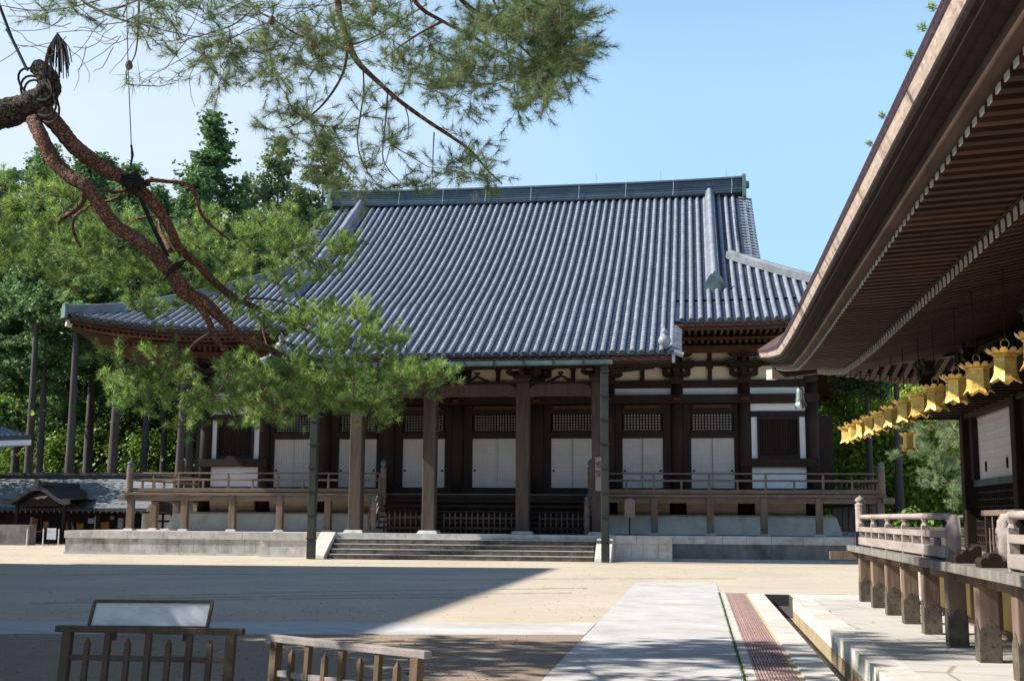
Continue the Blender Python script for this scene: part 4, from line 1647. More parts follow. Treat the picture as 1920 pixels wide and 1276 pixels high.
rfo, rfi, rft = MB(), MB(), MB()
SPC = 0.215
k = 0
y = -2.0
while y < EYN - 0.45:
    lim = EX + (EYN - y) - 0.1
    z0 = zlip(y)
    x0, x1 = EX + 0.38, min(EX + 1.55, lim)
    if x1 > x0 + 0.12:
        rfo.bar((x0, y, z0 - 0.437), (x1, y, z0 - 0.437 + 0.06 * (x1 - x0)), 0.095, 0.105)
        rft.box(x0 - 0.014, x0 - 0.002, y - 0.046, y + 0.046, z0 - 0.489, z0 - 0.385)
    x0, x1 = EX + 1.22, min(EX + 4.2, lim)
    if x1 > x0 + 0.12:
        rfi.bar((x0, y, z0 - 0.515), (x1, y, z0 - 0.515 + 0.20 * (x1 - x0)), 0.10, 0.11)
        rft.box(x0 - 0.014, x0 - 0.002, y - 0.048, y + 0.048, z0 - 0.57, z0 - 0.462)
    y += SPC
x = EX + 0.5
while x < 13:
    lim = EYN - (x - EX) + 0.1
    z0 = zlipn(x)
    y0, y1 = EYN - 0.40, max(EYN - 1.55, lim)
    if y0 > y1 + 0.12:
        rfo.bar((x, y0, z0 - 0.437), (x, y1, z0 - 0.437 + 0.06 * (y0 - y1)), 0.095, 0.105)
    y0, y1 = EYN - 1.22, max(EYN - 4.2, lim)
    if y0 > y1 + 0.12:
        rfi.bar((x, y0, z0 - 0.525), (x, y1, z0 - 0.525 + 0.20 * (y0 - y1)), 0.10, 0.11)
    x += SPC
rfo.build('outer_rafters', M['rafter'], nh)
rfi.build('inner_rafters', M['rafter'], nh)
rft.build('rafter_tips', M['tip'], nh)['kind'] = 'stuff'
hb = MB()
c0, c1 = Vector((EX + 0.36, EYN - 0.36, 5.86 - 0.58)), Vector((5.4, 24.5, 5.25))
hb.bar(c0, c1, 0.17, 0.22)
hbo = hb.build('hip_rafter', M['wood_dark'], nh)
tp = MB()
d_ = (c0 - c1).normalized()
tp.bar(c0 + d_ * 0.20, c0 + d_ * 0.002, 0.185, 0.23)
tp.build('rafter_end', M['tip'], hbo)
# dark body and its columns, wall plates, brackets
MB().box(5.47, 18, -8, 24.2, 1.38, 6.4).build('inner_wall', M['wood_dark'], nh)
FZ = 1.36                                   # veranda floor level
colY = [24.35, 20.5, 16.65, 12.8]
for y in colY:
    MB().box(5.07, 5.33, y - 0.14, y + 0.14, FZ, 5.2).build('column', M['wood_dark'], nh, bevel=0.02)
    mb = MB()
    arm(mb, 5.15, y, 4.45, 0.55, 'y', 0.16, 0.16)
    arm(mb, 4.95, y, 4.45, 0.6, 'x', 0.16, 0.16)
    arm(mb, 4.45, y, 4.70, 0.5, 'y', 0.15, 0.16)
    mb.build('bracket_set', M['wood_dark'], nh)
for (x, z0, z1, w) in ((5.22, 3.84, 4.05, 0.22), (5.22, 4.22, 4.42, 0.24), (4.45, 4.92, 5.10, 0.2), (5.22, 4.9, 5.2, 0.25)):
    MB().box(x - w / 2, x + w / 2, -8, 24.6, z0, z1).build('wall_plate', M['rafter'], nh)
# flat boarded ceiling over the veranda
cb = MB()
cb.box(4.26, 5.10, 9, 24.3, 3.99, 4.03)
ceo = cb.build('veranda_ceiling', M['rafter'], nh)
cr = MB()
for k in range(34):
    yy = 24.2 - k * 0.45
    cr.box(4.25, 5.09, yy - 0.05, yy + 0.05, 3.90, 3.985)
cr.build('ceiling_battens', M['wood_dark'], ceo)
MB().box(4.17, 4.248, 9, 24.35, 3.86, 4.06).build('ceiling_edge', M['rafter'], ceo)
MB().box(4.17, 5.06, 24.36, 24.48, 3.84, 4.06).build('tie_beam', M['rafter'], nh)
MB().box(5.34, 14, 24.3, 24.5, 3.84, 4.1).build('tie_beam', M['wood_dark'], nh)
# bays: white upper doors over dark lattice shutters
for y1, y0 in zip(colY, colY[1:]):
    ya, yb = y0 + 0.145, y1 - 0.145
    ym = (ya + yb) / 2 + 0.22
    MB().box(5.235, 5.46, ya, yb, 2.54, 2.66).build('sill', M['copper'], nh)
    for (p, q) in ((ya + 0.02, ym), (ym + 0.014, yb - 0.30)):
        d = MB().box(5.295, 5.335, p, q, 2.665, 3.835)
        do = d.build('door', M['white'], nh)
        lt = MB()
        for k in range(1, 7):
            z = 2.665 + 1.17 * k / 7
            lt.box(5.283, 5.293, p + 0.02, q - 0.02, z - 0.006, z + 0.006)
        lt.build('seam', M['white'], do)
        MB().box(5.280, 5.294, p, q, 3.80, 3.834).build('frame', M['paper_line'], do)
        hp_ = q - 0.55 if p > ym else q - 0.85
        MB().box(5.275, 5.291, hp_ - 0.05, hp_ + 0.05, 2.80, 2.98).build('handle', M['ink'], do)
    for (p, q) in ((yb - 0.295, yb), (ya, ya + 0.018)):
        MB().box(5.185, 5.46, p, q, 2.665, 3.835).build('door_jamb', M['wood_dark'], nh)
    sh = MB().box(5.295, 5.355, ya, yb, FZ + 0.1, 2.535)
    sho = sh.build('shutter', M['wood_dark'], nh)
    lt = MB()
    n = int((yb - ya) / 0.15)
    for k in range(n + 1):
        yy = ya + (yb - ya) * k / n
        lt.box(5.260, 5.290, yy - 0.014, yy + 0.014, FZ + 0.1, 2.53)
    for k in range(9):
        z = FZ + 0.14 + 1.05 * k / 8
        lt.box(5.250, 5.258, ya, yb, z - 0.014, z + 0.014)
    lt.build('lattice', M['wood_dark'], sho)
    MB().box(5.115, 5.46, ya, yb, FZ + 0.002, FZ + 0.1).build('threshold', M['wood_dark'], nh)

# veranda of the near hall
fl = MB()
fl.box(3.17, 5.06, -8, 27.1, FZ - 0.115, FZ)
fl.box(5.06, 16, 24.6, 27.1, FZ - 0.115, FZ - 0.001)
fl.build('veranda_floor', M['wood_floor'], nh, bevel=0.008)
MB().box(3.46, 3.64, -8, 27.0, FZ - 0.27, FZ - 0.128).build('floor_beam', M['wood_post'], nh)
MB().box(2.80, 16, 26.85, 27.05, FZ - 0.30, FZ - 0.129).build('floor_beam', M['wood_post'], nh)
PYs = [26.68 - 1.82 * i for i in range(11)]
for y in PYs:
    mb = MB()
    mb.box(3.37, 3.61, y - 0.13, y + 0.13, PZ, FZ - 0.13)
    p_ = mb.build('veranda_post', M['wood_post'], nh, bevel=0.018)
    sh = MB()
    for (fx, fy) in ((0, -1), (-1, 0), (1, 0), (0, 1)):
        out = [(-0.122, 0.0), (0.122, 0.0), (0.122, 0.36), (0.105, 0.41), (0.068, 0.42), (0.055, 0.475), (0.0, 0.51), (-0.055, 0.475), (-0.068, 0.42), (-0.105, 0.41), (-0.122, 0.36)]
        if fx == 0:
            sh.prism(out, lambda u, v, t: (3.49 + u, y + fy * (0.132 + t), PZ + 0.002 + v), 0, 0.008)
        else:
            out2 = [(u * 1.1, v) for u, v in out]
            sh.prism(out2, lambda u, v, t: (3.49 + fx * (0.122 + t), y + u, PZ + 0.002 + v), 0, 0.008)
        # studs
        for (u, v) in ((-0.085, 0.34), (0.085, 0.34), (0.0, 0.42), (-0.085, 0.06), (0.085, 0.06), (0, 0.2)):
            if fx == 0:
                sh.box(3.49 + u - 0.01, 3.49 + u + 0.01, min(y + fy * 0.134, y + fy * 0.146), max(y + fy * 0.134, y + fy * 0.146), PZ + v, PZ + v + 0.024)
    sh.build('metal_shoe', M['lichen'], p_)
for x in (5.6, 7.5, 9.4):
    MB().box(x - 0.13, x + 0.13, 26.55, 26.8, PZ, FZ - 0.13).build('veranda_post', M['wood_post'], nh, bevel=0.02)
MB().box(4.42, 4.55, -8, 23.9, PZ + 0.12, FZ - 0.13).build('under_wall', M['yellow'], nh)
MB().box(4.40, 4.58, -8, 23.92, PZ - 0.02, PZ + 0.118).build('base_sill', M['wood_post'], nh)
MB().box(4.56, 16, 23.7, 23.85, PZ, FZ - 0.13).build('under_wall', M['yellow'], nh)
for k in range(8):
    MB().box(4.37, 4.418, 22.6 - k * 1.83, 22.7 - k * 1.83, PZ + 0.12, FZ - 0.13).build('wall_stud', M['wood_post'], nh)

WR = M['wood_rail']
HS = (0.03, 0.185, 0.30, 0.395, 0.555, 0.65)
XR0 = 3.40
railing((XR0, 26.35), (XR0, 17.3), nh, FZ, WR, hs=HS, spacing=1.81, th=0.12)
railing((XR0, 13.95), (XR0, 4.9), nh, FZ, WR, hs=HS, spacing=1.83, th=0.12)
railing((XR0 + 0.1, 26.42), (14, 26.42), nh, FZ, WR, hs=HS, spacing=1.83, th=0.12)
newel(XR0, 26.42, FZ, 2.40, 0.105, WR, nh)
MB().box(XR0 - 0.12, XR0 + 0.12, 26.3, 26.34, FZ, FZ + 0.3).build('rail_bracket', M['ink'], nh)
# rail ends that bend down into carved bosses, either side of the stair gap
for (ye, s) in ((17.3, -1), (13.95, 1)):
    mb = MB()
    pts = []
    for i in range(9):
        a = math.pi / 2 * i / 8
        pts.append((XR0, ye + s * 0.26 * math.sin(a), FZ + 0.60 - 0.26 * (1 - math.cos(a))))
    pts.append((XR0, ye + s * 0.27, FZ + 0.25))
    mb.tube(pts, [0.052] * 5 + [0.058, 0.062, 0.065, 0.068, 0.07], 10)
    eo = mb.build('rail_end', WR, nh, smooth=True)
    bo = MB()
    c = Vector((XR0, ye + s * 0.30, FZ + 0.36))
    n = 30
    prof = [(0.24, -0.06), (0.27, -0.02), (0.27, 0.03), (0.21, 0.055), (0.20, 0.075), (0.13, 0.085), (0.05, 0.11)]
    for sx_ in (1,):
        vs, fs = [], []
        for (r_, t_) in prof:
            for q in range(n):
                a = 2 * math.pi * q / n
                rr = r_ * (1 + 0.07 * math.cos(6 * a))
                vs.append((c.x - t_, c.y + rr * 0.55 * math.cos(a), c.z + rr * math.sin(a)))
        for i in range(len(prof) - 1):
            for q in range(n):
                fs.append((i * n + q, i * n + (q + 1) % n, (i + 1) * n + (q + 1) % n, (i + 1) * n + q))
        fs.append(tuple(range(n)))
        fs.append(tuple((len(prof) - 1) * n + q for q in reversed(range(n))))
        bo.add(vs, fs)
    bo.build('carved_boss', M['wood_rail'], eo, smooth=True)
# small gate in the gap and cloud-shaped stair cheeks
gtp = thing('lattice_gate', (3.62, 15.4, FZ), 'small free standing lattice gate closing the stair gap in the right veranda rail', 'gate')
for y in (16.1, 14.75):
    MB().box(3.60, 3.68, y - 0.04, y + 0.04, FZ + 0.05, FZ + 0.60).build('upright', M['wood_dark'], gtp)
MB().box(3.585, 3.695, 14.6, 16.25, FZ + 0.60, FZ + 0.67).build('top_rail', M['wood_grey'], gtp, bevel=0.01)
MB().box(3.58, 3.70, 14.6, 16.25, FZ + 0.002, FZ + 0.05).build('foot', M['wood_dark'], gtp)
MB().box(3.615, 3.665, 14.79, 16.06, FZ + 0.25, FZ + 0.29).build('middle_rail', M['wood_dark'], gtp)
for k in range(7):
    y = 14.92 + k * 0.167
    MB().box(3.605, 3.613, y - 0.018, y + 0.018, FZ + 0.05, FZ + (0.60 if k % 2 else 0.45)).build('bar', M['wood_grey'], gtp)
for y in (16.35, 14.95):
    mb = MB()
    out = [(0.0, 0.0), (0.40, 0.0)]
    for (cx_, cz_, rr_, a0_, a1_) in ((0.33, 0.06, 0.075, -0.6, 1.9), (0.22, 0.12, 0.08, 0.2, 2.2), (0.06, 0.17, 0.09, 0.5, 2.4)):
        for q in range(7):
            aa = a0_ + (a1_ - a0_) * q / 6
            out.append((max(0.0, cx_ + rr_ * math.cos(aa)), max(0.003, cz_ + rr_ * math.sin(aa))))
    mb.prism(out, lambda u, v, t: (3.56 - u * 0.8, y + t, FZ + 0.002 + v * 0.85), -0.16, 0.16)
    mb.build('cloud_cheek', M['wood_dark'], nh)

# gilt lanterns on cords
lan_grp = 'gilt hexagonal lanterns hanging under the right eave'


def lantern_proto(loc, label, ztop):
    t = thing('hanging_lantern', loc, label, 'lantern', lan_grp)
    x, y, z = loc            # z: bottom of the skirt
    ph = math.pi / 6
    b = MB()
    b.lathe(x, y, [(0.140, 0.080), (0.146, 0.088), (0.146, 0.100), (0.136, 0.105), (0.133, 0.143), (0.138, 0.146), (0.138, 0.158), (0.133, 0.161), (0.133, 0.272), (0.138, 0.275), (0.138, 0.288), (0.133, 0.291), (0.135, 0.318), (0.148, 0.326), (0.15, 0.338)], 6, z, ph)
    b.build('body', M['gold'], t)
    p = MB()
    for k in range(6):      # raised mesh panels
        a = ph + 2 * math.pi * (k + 0.5) / 6
        ca, sa = math.cos(a), math.sin(a)
        for (h0, h1, hw) in ((0.168, 0.265, 0.050), (0.110, 0.140, 0.052), (0.295, 0.314, 0.054)):
            r_ = 0.1178
            q = []
            for (s_, h_) in ((-hw, h0), (hw, h0), (hw, h1), (-hw, h1)):
                q.append((x + r_ * ca - s_ * sa, y + r_ * sa + s_ * ca, z + h_))
            p.add(q, [(0, 1, 2, 3)])
    p.build('panel', M['gold'], t)
    pe = MB()
    for k in range(12):     # lotus petals of the roof
        a = 2 * math.pi * k / 12
        ca, sa = math.cos(a), math.sin(a)
        rows = []
        for (r_, h_, w_) in ((0.11, 0.334, 0.034), (0.150, 0.342, 0.042), (0.182, 0.358, 0.045), (0.206, 0.384, 0.034), (0.216, 0.404, 0.012)):
            rows.append([(x + r_ * ca - s_ * w_ * sa, y + r_ * sa + s_ * w_ * ca, z + h_ + (0.012 if s_ else 0)) for s_ in (-1, 0, 1)])
        pe.grid(rows)
    pe.lathe(x, y, [(0.15, 0.336), (0.10, 0.352), (0.04, 0.372), (0.02, 0.40), (0.026, 0.415), (0.012, 0.43)], 12, z)
    pe.build('petal_roof', M['gold'], t, smooth=True)
    sk = MB()
    for k in range(6):      # flared feet with cut-out lower edge
        a0, a1 = ph + 2 * math.pi * k / 6, ph + 2 * math.pi * (k + 1) / 6
        def pt(f, r_, h_):
            pa = Vector((math.cos(a0), math.sin(a0), 0)) * r_
            pb_ = Vector((math.cos(a1), math.sin(a1), 0)) * r_
            q = pa.lerp(pb_, f)
            return (x + q.x, y + q.y, z + h_)
        fr_ = [0, 0.12, 0.25, 0.38, 0.5, 0.62, 0.75, 0.88, 1]
        lo = [0.0, 0.004, 0.026, 0.034, 0.052, 0.034, 0.026, 0.004, 0.0]
        rows = [[pt(f, 0.142, 0.082) for f in fr_], [pt(f, 0.188 - 0.4 * l, l) for f, l in zip(fr_, lo)]]
        sk.grid(rows)
    sk.build('skirt', M['gold'], t)
    rg = MB()
    pts = [(x + 0.045 * math.cos(a), y, z + 0.475 + 0.055 * math.sin(a)) for a in [2 * math.pi * i / 16 for i in range(17)]]
    rg.tube(pts, 0.006, 6, caps=False)
    rg.build('ring', M['gold'], t, smooth=True)
    co = MB().tube([(x, y, z + 0.525), (x, y, ztop)], 0.007, 6)
    co.build('cord', M['cord'], t)
    return t


LX = 3.2
names = ['farthest', 'second farthest', 'third farthest', 'fourth farthest', 'fifth farthest', 'sixth farthest', 'middle', 'sixth nearest', 'fifth nearest', 'fourth nearest', 'third nearest', 'second nearest', 'nearest']
lp = None
for i in range(13):
    y = 26.58 - 1.228 * i
    zb = 3.40 + 0.05 * math.sin(i * 0.5)
    zb = float(np.interp(y, [11, 13.1, 15.4, 17.9, 22.8, 26.6], [3.30, 3.32, 3.33, 3.36, 3.44, 3.52]))
    lab = 'gilt lotus topped lantern, %s in the long row under the right eave' % names[i]
    if lp is None:
        lp = lantern_proto((LX, y, zb), lab, 5.0)
        lp.scale = (0.93, 0.93, 0.87)
    else:
        cl_ = copy_thing(lp, (LX, y, zb), label=lab, scale=0.93, sz=0.87)
        cl_.rotation_euler = (0.018 * math.sin(i * 1.7), 0.02 * math.sin(i * 2.9 + 1), 0.35 * math.sin(i * 2.1))
copy_thing(lp, (4.45, 26.4, 3.34), 0.5, 0.95, label='dull orange gilt lantern hanging alone below the row, before the pine')
# bronze wind bell at the far corner
bl = thing('wind_bell', (2.38, 28.3, 4.43), 'grey bronze wind bell hanging from the white tipped corner of the right eave', 'bell')
mb = MB()
mb.lathe(2.38, 28.3, [(0.10, 0.16), (0.105, 0.18), (0.095, 0.22), (0.09, 0.34), (0.085, 0.42), (0.06, 0.47), (0.03, 0.485)], 12, 4.43)
mb.build('body', M['bell'], bl, smooth=True)
mb = MB()
for k in range(4):
    mb.bar((2.38 + 0.093 * math.cos(k * 1.57 + 0.4), 28.3 + 0.093 * math.sin(k * 1.57 + 0.4), 4.62), (2.38 + 0.087 * math.cos(k * 1.57 + 0.4), 28.3 + 0.087 * math.sin(k * 1.57 + 0.4), 4.84), 0.02, 0.02, (1, 0, 0))
mb.build('ribs', M['bell'], bl)
mb = MB()
for k in range(6):
    a = 2 * math.pi * k / 6
    ca, sa = math.cos(a), math.sin(a)
    rows = []
    for (r_, h_, w_) in ((0.09, 0.165, 0.04), (0.13, 0.11, 0.055), (0.15, 0.05, 0.05), (0.14, 0.0, 0.015)):
        rows.append([(2.38 + r_ * ca - s_ * w_ * sa, 28.3 + r_ * sa + s_ * w_ * ca, 4.43 + h_) for s_ in (-1, 0, 1)])
    mb.grid(rows)
mb.build('lip_petals', M['bell'], bl, smooth=True)
MB().tube([(2.38, 28.3, 4.90), (2.36, 28.3, 5.0), (2.2, 28.3, 5.30)], 0.012, 6).build('hook', M['cord'], bl)

# ------------------------------------------------------------------ foreground barriers, sign, leaf
def barrier(name, p, q, zt, lean, label, mrail, n_long, zlow):
    p, q = Vector(p), Vector(q)
    t = thing(name, ((p.x + q.x) / 2, (p.y + q.y) / 2, 0), label, 'barrier', 'low wooden barriers in the gravel')
    d = (q - p).normalized()
    nrm = Vector((-d.y, d.x, 0))
    ln = nrm * lean

    def at(s, z):
        return p.lerp(q, s) + Vector((0, 0, z)) + ln * (z / zt)
    ex = d * 0.12
    MB().bar(at(0, zt - 0.03) - ex, at(1, zt - 0.03) + ex, 0.085, 0.06).build('top_rail', mrail, t, bevel=0.006)
    MB().bar(at(0, zlow), at(1, zlow), 0.035, 0.05).build('lower_rail', mrail if mrail is not M['fence'] else M['fence'], t)
    N = n_long * 2
    for i in range(N + 1):
        s = i / N
        if i % 2 == 0:
            w = 0.085 if i in (0, N) else 0.055
            MB().bar(at(s, 0.0), at(s, zt - 0.062), w, w * 0.9, up=tuple(nrm)).build('post', M['fence'], t)
        else:
            mb = MB()
            a, b = at(s, 0.0), at(s, zt - 0.16)
            mb.bar(a, b, 0.05, 0.045, up=tuple(nrm))
            c = at(s, zt - 0.10)
            wv = d * 0.025
            hv = nrm * 0.022
            mb.add([b - wv - hv, b + wv - hv, b + wv + hv, b - wv + hv, c], [(0, 1, 4), (1, 2, 4), (2, 3, 4), (3, 0, 4)])
            mb.build('stake', M['fence'], t)
    return t


a0, a1 = P(120, 1178, 10.9), P(428, 1182, 10.95)
barrier('barrier', (a0.x, a0.y, 0), (a1.x, a1.y, 0), 0.85, 0.10, 'dark brown wooden barrier with square rail, in front of the white sign board', M['fence'], 4, 0.56)
a0, a1 = P(512, 1190, 10.7), P(775, 1222, 9.75)
barrier('barrier', (a0.x, a0.y, 0), (a1.x, a1.y, 0), 0.83, 0.05, 'barrier with a pale weathered grey rail, standing askew right of the other one', M['fence_rail'], 4, 0.50)
sg = thing('sign_board', (-5.3, 11.15, 0.8), 'low tilted white sign board in a dark frame behind the left barrier', 'sign')
s0, s1 = P(167, 1174, 11.12), P(389, 1176, 11.17)
tl = Vector((0, 0.10, 0.235))
mb = MB()
mb.add([s0, s1, s1 + tl, s0 + tl, s0 + Vector((0, 0.03, 0)), s1 + Vector((0, 0.03, 0)), s1 + tl + Vector((0, 0.03, 0)), s0 + tl + Vector((0, 0.03, 0))], MB.BOXF)
mb.build('panel', M['sign_white'], sg)
mb = MB()
for (a, b) in ((s0 + tl, s1 + tl), (s0, s0 + tl), (s1, s1 + tl), (s0, s1)):
    mb.bar(a + Vector((0, -0.004, 0)), b + Vector((0, -0.004, 0)), 0.028, 0.028)
mb.build('frame', M['fence'], sg)
for f in (0.2, 0.8):
    c = s0.lerp(s1, f)
    MB().box(c.x - 0.02, c.x + 0.02, c.y + 0.034, c.y + 0.06, c.z - 0.13, c.z - 0.016).build('clamp', M['fence'], sg)
lf = P(806, 1255, 15.5)
mb = MB()
rows = []
for i in range(6):
    w = 0.055 * math.sin(math.pi * (i + 0.3) / 5.6)
    rows.append([(lf.x - 0.09 + 0.035 * i, 14.6 - w, 0.02 + 0.02 * (i % 2)), (lf.x - 0.09 + 0.035 * i, 14.6, 0.015), (lf.x - 0.09 + 0.035 * i, 14.6 + w, 0.035)])
mb.grid(rows)
tag(mb.build('fallen_leaf', M['dead_leaf']), 'single curled red brown leaf lying on the gravel right of the barriers', 'leaf')

# ------------------------------------------------------------------ shop and tall hall on the left
def G(px, Y):
    """x of a ground point under pixel column px at depth Y"""
    return P(px, 965, Y).x


SY = 78.0
sh = thing('shop_house', (-46, SY, 0), 'long low shop house with a dappled copper roof and a curved gable porch, far left', 'shop house')
sx0, sx1 = -62.0, -36.6
mb = MB()
n = 15
rows = []
for i in range(9):
    t_ = i / 8
    rows.append([(sx0 + (sx1 - sx0) * k / 30, SY - 1.4 + 6.0 * t_, 2.35 + 2.25 * t_ ** 1.1) for k in range(31)])
mb.grid(rows)
rows = [[(p[0], 2 * (SY + 4.6) - p[1], p[2]) for p in r] for r in rows]
mb.grid(rows, flip=True)
sro = mb.build('roof', M['shop_roof'], sh)
sm = MB()
for i in range(1, 8):
    t_ = i / 8
    y, z = SY - 1.4 + 6.0 * t_, 2.35 + 2.25 * t_ ** 1.1
    sm.box(sx0, sx1, y - 0.015, y + 0.02, z, z + 0.025)
sm.build('roof_seams', M['shop_roof'], sro)
mb = MB()
mb.box(sx0, sx1 + 0.1, SY + 4.3, SY + 4.9, 4.55, 4.72)
mb.box(sx0, sx1 + 0.2, SY + 4.2, SY + 5.0, 4.725, 4.92)
mb.build('ridge', M['shop_dark'], sro)
mb = MB()
mb.box(sx0, sx1, SY - 1.42, SY - 1.3, 2.12, 2.32)
mb.build('eave_board', M['shop_dark'], sh)
re_ = MB()
for k in range(60):
    x = sx0 + 0.3 + k * 0.42
    re_.box(x - 0.05, x + 0.05, SY - 1.30, SY - 0.1, 2.02, 2.12)
re_.build('rafters', M['wood_dark'], sh)
te = MB()
for k in range(60):
    x = sx0 + 0.3 + k * 0.42
    te.box(x - 0.04, x + 0.04, SY - 1.312, SY - 1.303, 2.03, 2.11)
te.build('rafter_tips', M['tip'], sh)
MB().box(sx0, sx1 - 0.9, SY + 1.5, SY + 8.0, -0.1, 2.5).build('wall', M['wood_dark'], sh)
for k in range(13):
    x = sx0 + 0.8 + k * 2.05
    MB().box(x - 0.08, x + 0.08, SY - 0.1, SY + 0.06, 0, 2.03).build('post', M['wood_dark'], sh)
# goods and notices on the shop front
for (px, py, w_, h_, m) in ((130, 985, 0.45, 0.55, 'orange'), (150, 986, 0.5, 0.4, 'orange'), (172, 976, 0.5, 0.35, 'notice'), (181, 980, 0.28, 0.95, 'notice'), (197, 984, 0.6, 0.45, 'orange'), (226, 980, 0.35, 0.7, 'notice'), (133, 991, 0.3, 0.4, 'notice'), (60, 980, 0.25, 0.8, 'notice'), (66, 978, 0.35, 0.5, 'orange'), (85, 984, 0.5, 0.5, 'orange'), (210, 970, 0.25, 0.25, 'tip')):
    p = P(px, py, SY + 1.3)
    o = MB().box(p.x - w_ / 2, p.x + w_ / 2, SY + 1.25, SY + 1.45, max(p.z - h_ / 2, 0.05), p.z + h_ / 2).build('shop_notice' if m != 'orange' else 'goods_box', M[m], sh)
# gable end to the right of the shop: white panels in dark frame
ge = MB()
x = sx1 - 0.5
ge.prism([(SY - 0.6, 0), (SY + 9.6, 0), (SY + 9.6, 2.2), (SY + 4.6, 4.4), (SY - 0.6, 2.3)], lambda u, v, t: (x + t, u, v), -0.1, 0.0)
ge.build('gable_wall', M['white'], sh)
p0 = P(283, 985, SY - 1.0)
mb = MB()
mb.box(sx1 - 0.4, sx1 + 2.2, SY + 0.9, SY + 1.1, 0, 2.0)
mb.build('side_screen', M['white'], sh)
mb = MB()
for k in range(5):
    xx = sx1 - 0.4 + k * 0.65
    mb.box(xx - 0.06, xx + 0.06, SY + 0.8, SY + 0.895, 0, 2.05)
for z in (0.9, 1.5, 2.0):
    mb.box(sx1 - 0.46, sx1 + 2.26, SY + 0.79, SY + 0.799, z - 0.06, z + 0.06)
mb.build('side_frame', M['wood_dark'], sh)
mb = MB()
mb.prism([(sx1 - 1.0, 2.1), (sx1 + 2.9, 2.1), (sx1 + 2.9, 2.25), (sx1 + 2.2, 2.9), (sx1 - 0.2, 3.2), (sx1 - 1.0, 3.2)], lambda u, v, t: (u, SY + 1.2 + t, v), 0, 3)
mb.build('side_roof', M['shop_dark'], sh)
# curved (karahafu) gable porch
kc = P(70, 940, SY - 3.0).x
kh = MB()
cur = []
for i in range(25):
    u = -1 + 2 * i / 24
    z = 2.62 + 0.98 * (0.5 + 0.5 * math.cos(math.pi * min(1, abs(u) * 1.12))) + 0.10 * max(0, abs(u) - 0.8) * 5
    cur.append((kc + 2.45 * u, z))
for (y0, y1, dz, sc_) in ((SY - 3.2, SY + 1.6, 0.0, 1.0),):
    top_ = [[(x, y0, z + 0.16), (x, y1, z + 0.30)] for x, z in cur]
    kh.grid(top_)
    kh.grid([[(x, y0, z + 0.16), (x, y0, z - 0.12)] for x, z in cur], flip=True)
    kh.grid([[(x, y0, z - 0.12), (x, y1, z - 0.12)] for x, z in cur], flip=True)
ko = kh.build('porch_roof', M['shop_dark'], sh, smooth=False)
mb = MB()
mb.box(kc - 0.28, kc + 0.28, SY - 3.1, SY + 2.0, 3.80, 4.05)
mb.box(kc - 0.15, kc + 0.15, SY - 3.25, SY - 3.1, 3.7, 4.2)
mb.build('porch_ridge', M['shop_dark'], ko)
mb = MB()
mb.prism([(-1.5, 2.45), (1.5, 2.45), (1.1, 2.75), (0.5, 3.2), (0, 3.35), (-0.5, 3.2), (-1.1, 2.75)], lambda u, v, t: (kc + u, SY - 2.6 + t, v), 0, 0.1)
mb.build('porch_pediment', M['wood_dark'], ko)
mb = MB()
mb.prism([(-0.5, 2.98), (0.0, 3.1), (0.55, 3.14), (0.3, 2.95), (0.05, 3.0), (-0.15, 2.9)], lambda u, v, t: (kc + u, SY - 2.66 + t, v), 0, 0.05)
mb.build('pediment_carving', M['tip'], ko)
for sx_ in (-1.7, 1.7):
    MB().box(kc + sx_ - 0.1, kc + sx_ + 0.1, SY - 2.6, SY - 2.4, 0, 2.6).build('porch_post', M['wood_dark'], sh)
p = P(22, 985, 70)
ct = MB().box(p.x - 4.0, p.x + 1.2, 70.0, 70.8, 0, 1.25)
tag(ct.build('low_wall', M['shade_granite']), 'plain grey low wall at the far left edge before the shop', 'wall')  # shade on this wall is in its dark stone colour
# rope barrier posts in front of the shop
rbg = 'rope barrier posts before the shop'
last = None
for i, (px, nm) in enumerate(((51, 'left'), (81, 'middle'), (110, 'right'))):
    p = P(px, 1005, 68)
    t = thing('rope_post', (p.x, 68, 0), 'thin pale rope post before the shop, %s one of the three' % nm, 'post', rbg)
    MB().tube([(p.x, 68, 0.0), (p.x, 68, 1.05)], 0.035, 8).build('pole', M['notice'], t)
    MB().lathe(p.x, 68, [(0.12, 0.0), (0.12, 0.02), (0.04, 0.04)], 10).build('base', M['notice'], t)
    if last is not None:
        mb = MB().tube([Vector((last, 68, 0.98)).lerp(Vector((p.x, 68, 0.98)), k / 8) - Vector((0, 0, 0.12 * math.sin(math.pi * k / 8))) for k in range(9)], 0.015, 5)
        mb.build('rope', M['red_cloth'], t)
    last = p.x
p = P(96, 1005, 71)
t = thing('floor_notice', (p.x, 71, 0), 'small white notice on a stand behind the rope posts', 'notice')
MB().box(p.x - 0.3, p.x + 0.3, 71, 71.05, 0.35, 1.05).build('sheet', M['notice'], t)
for s in (-0.2, 0.2):
    MB().box(p.x + s - 0.02, p.x + s + 0.02, 71.055, 71.09, 0, 0.9).build('leg', M['wood_dark'], t)
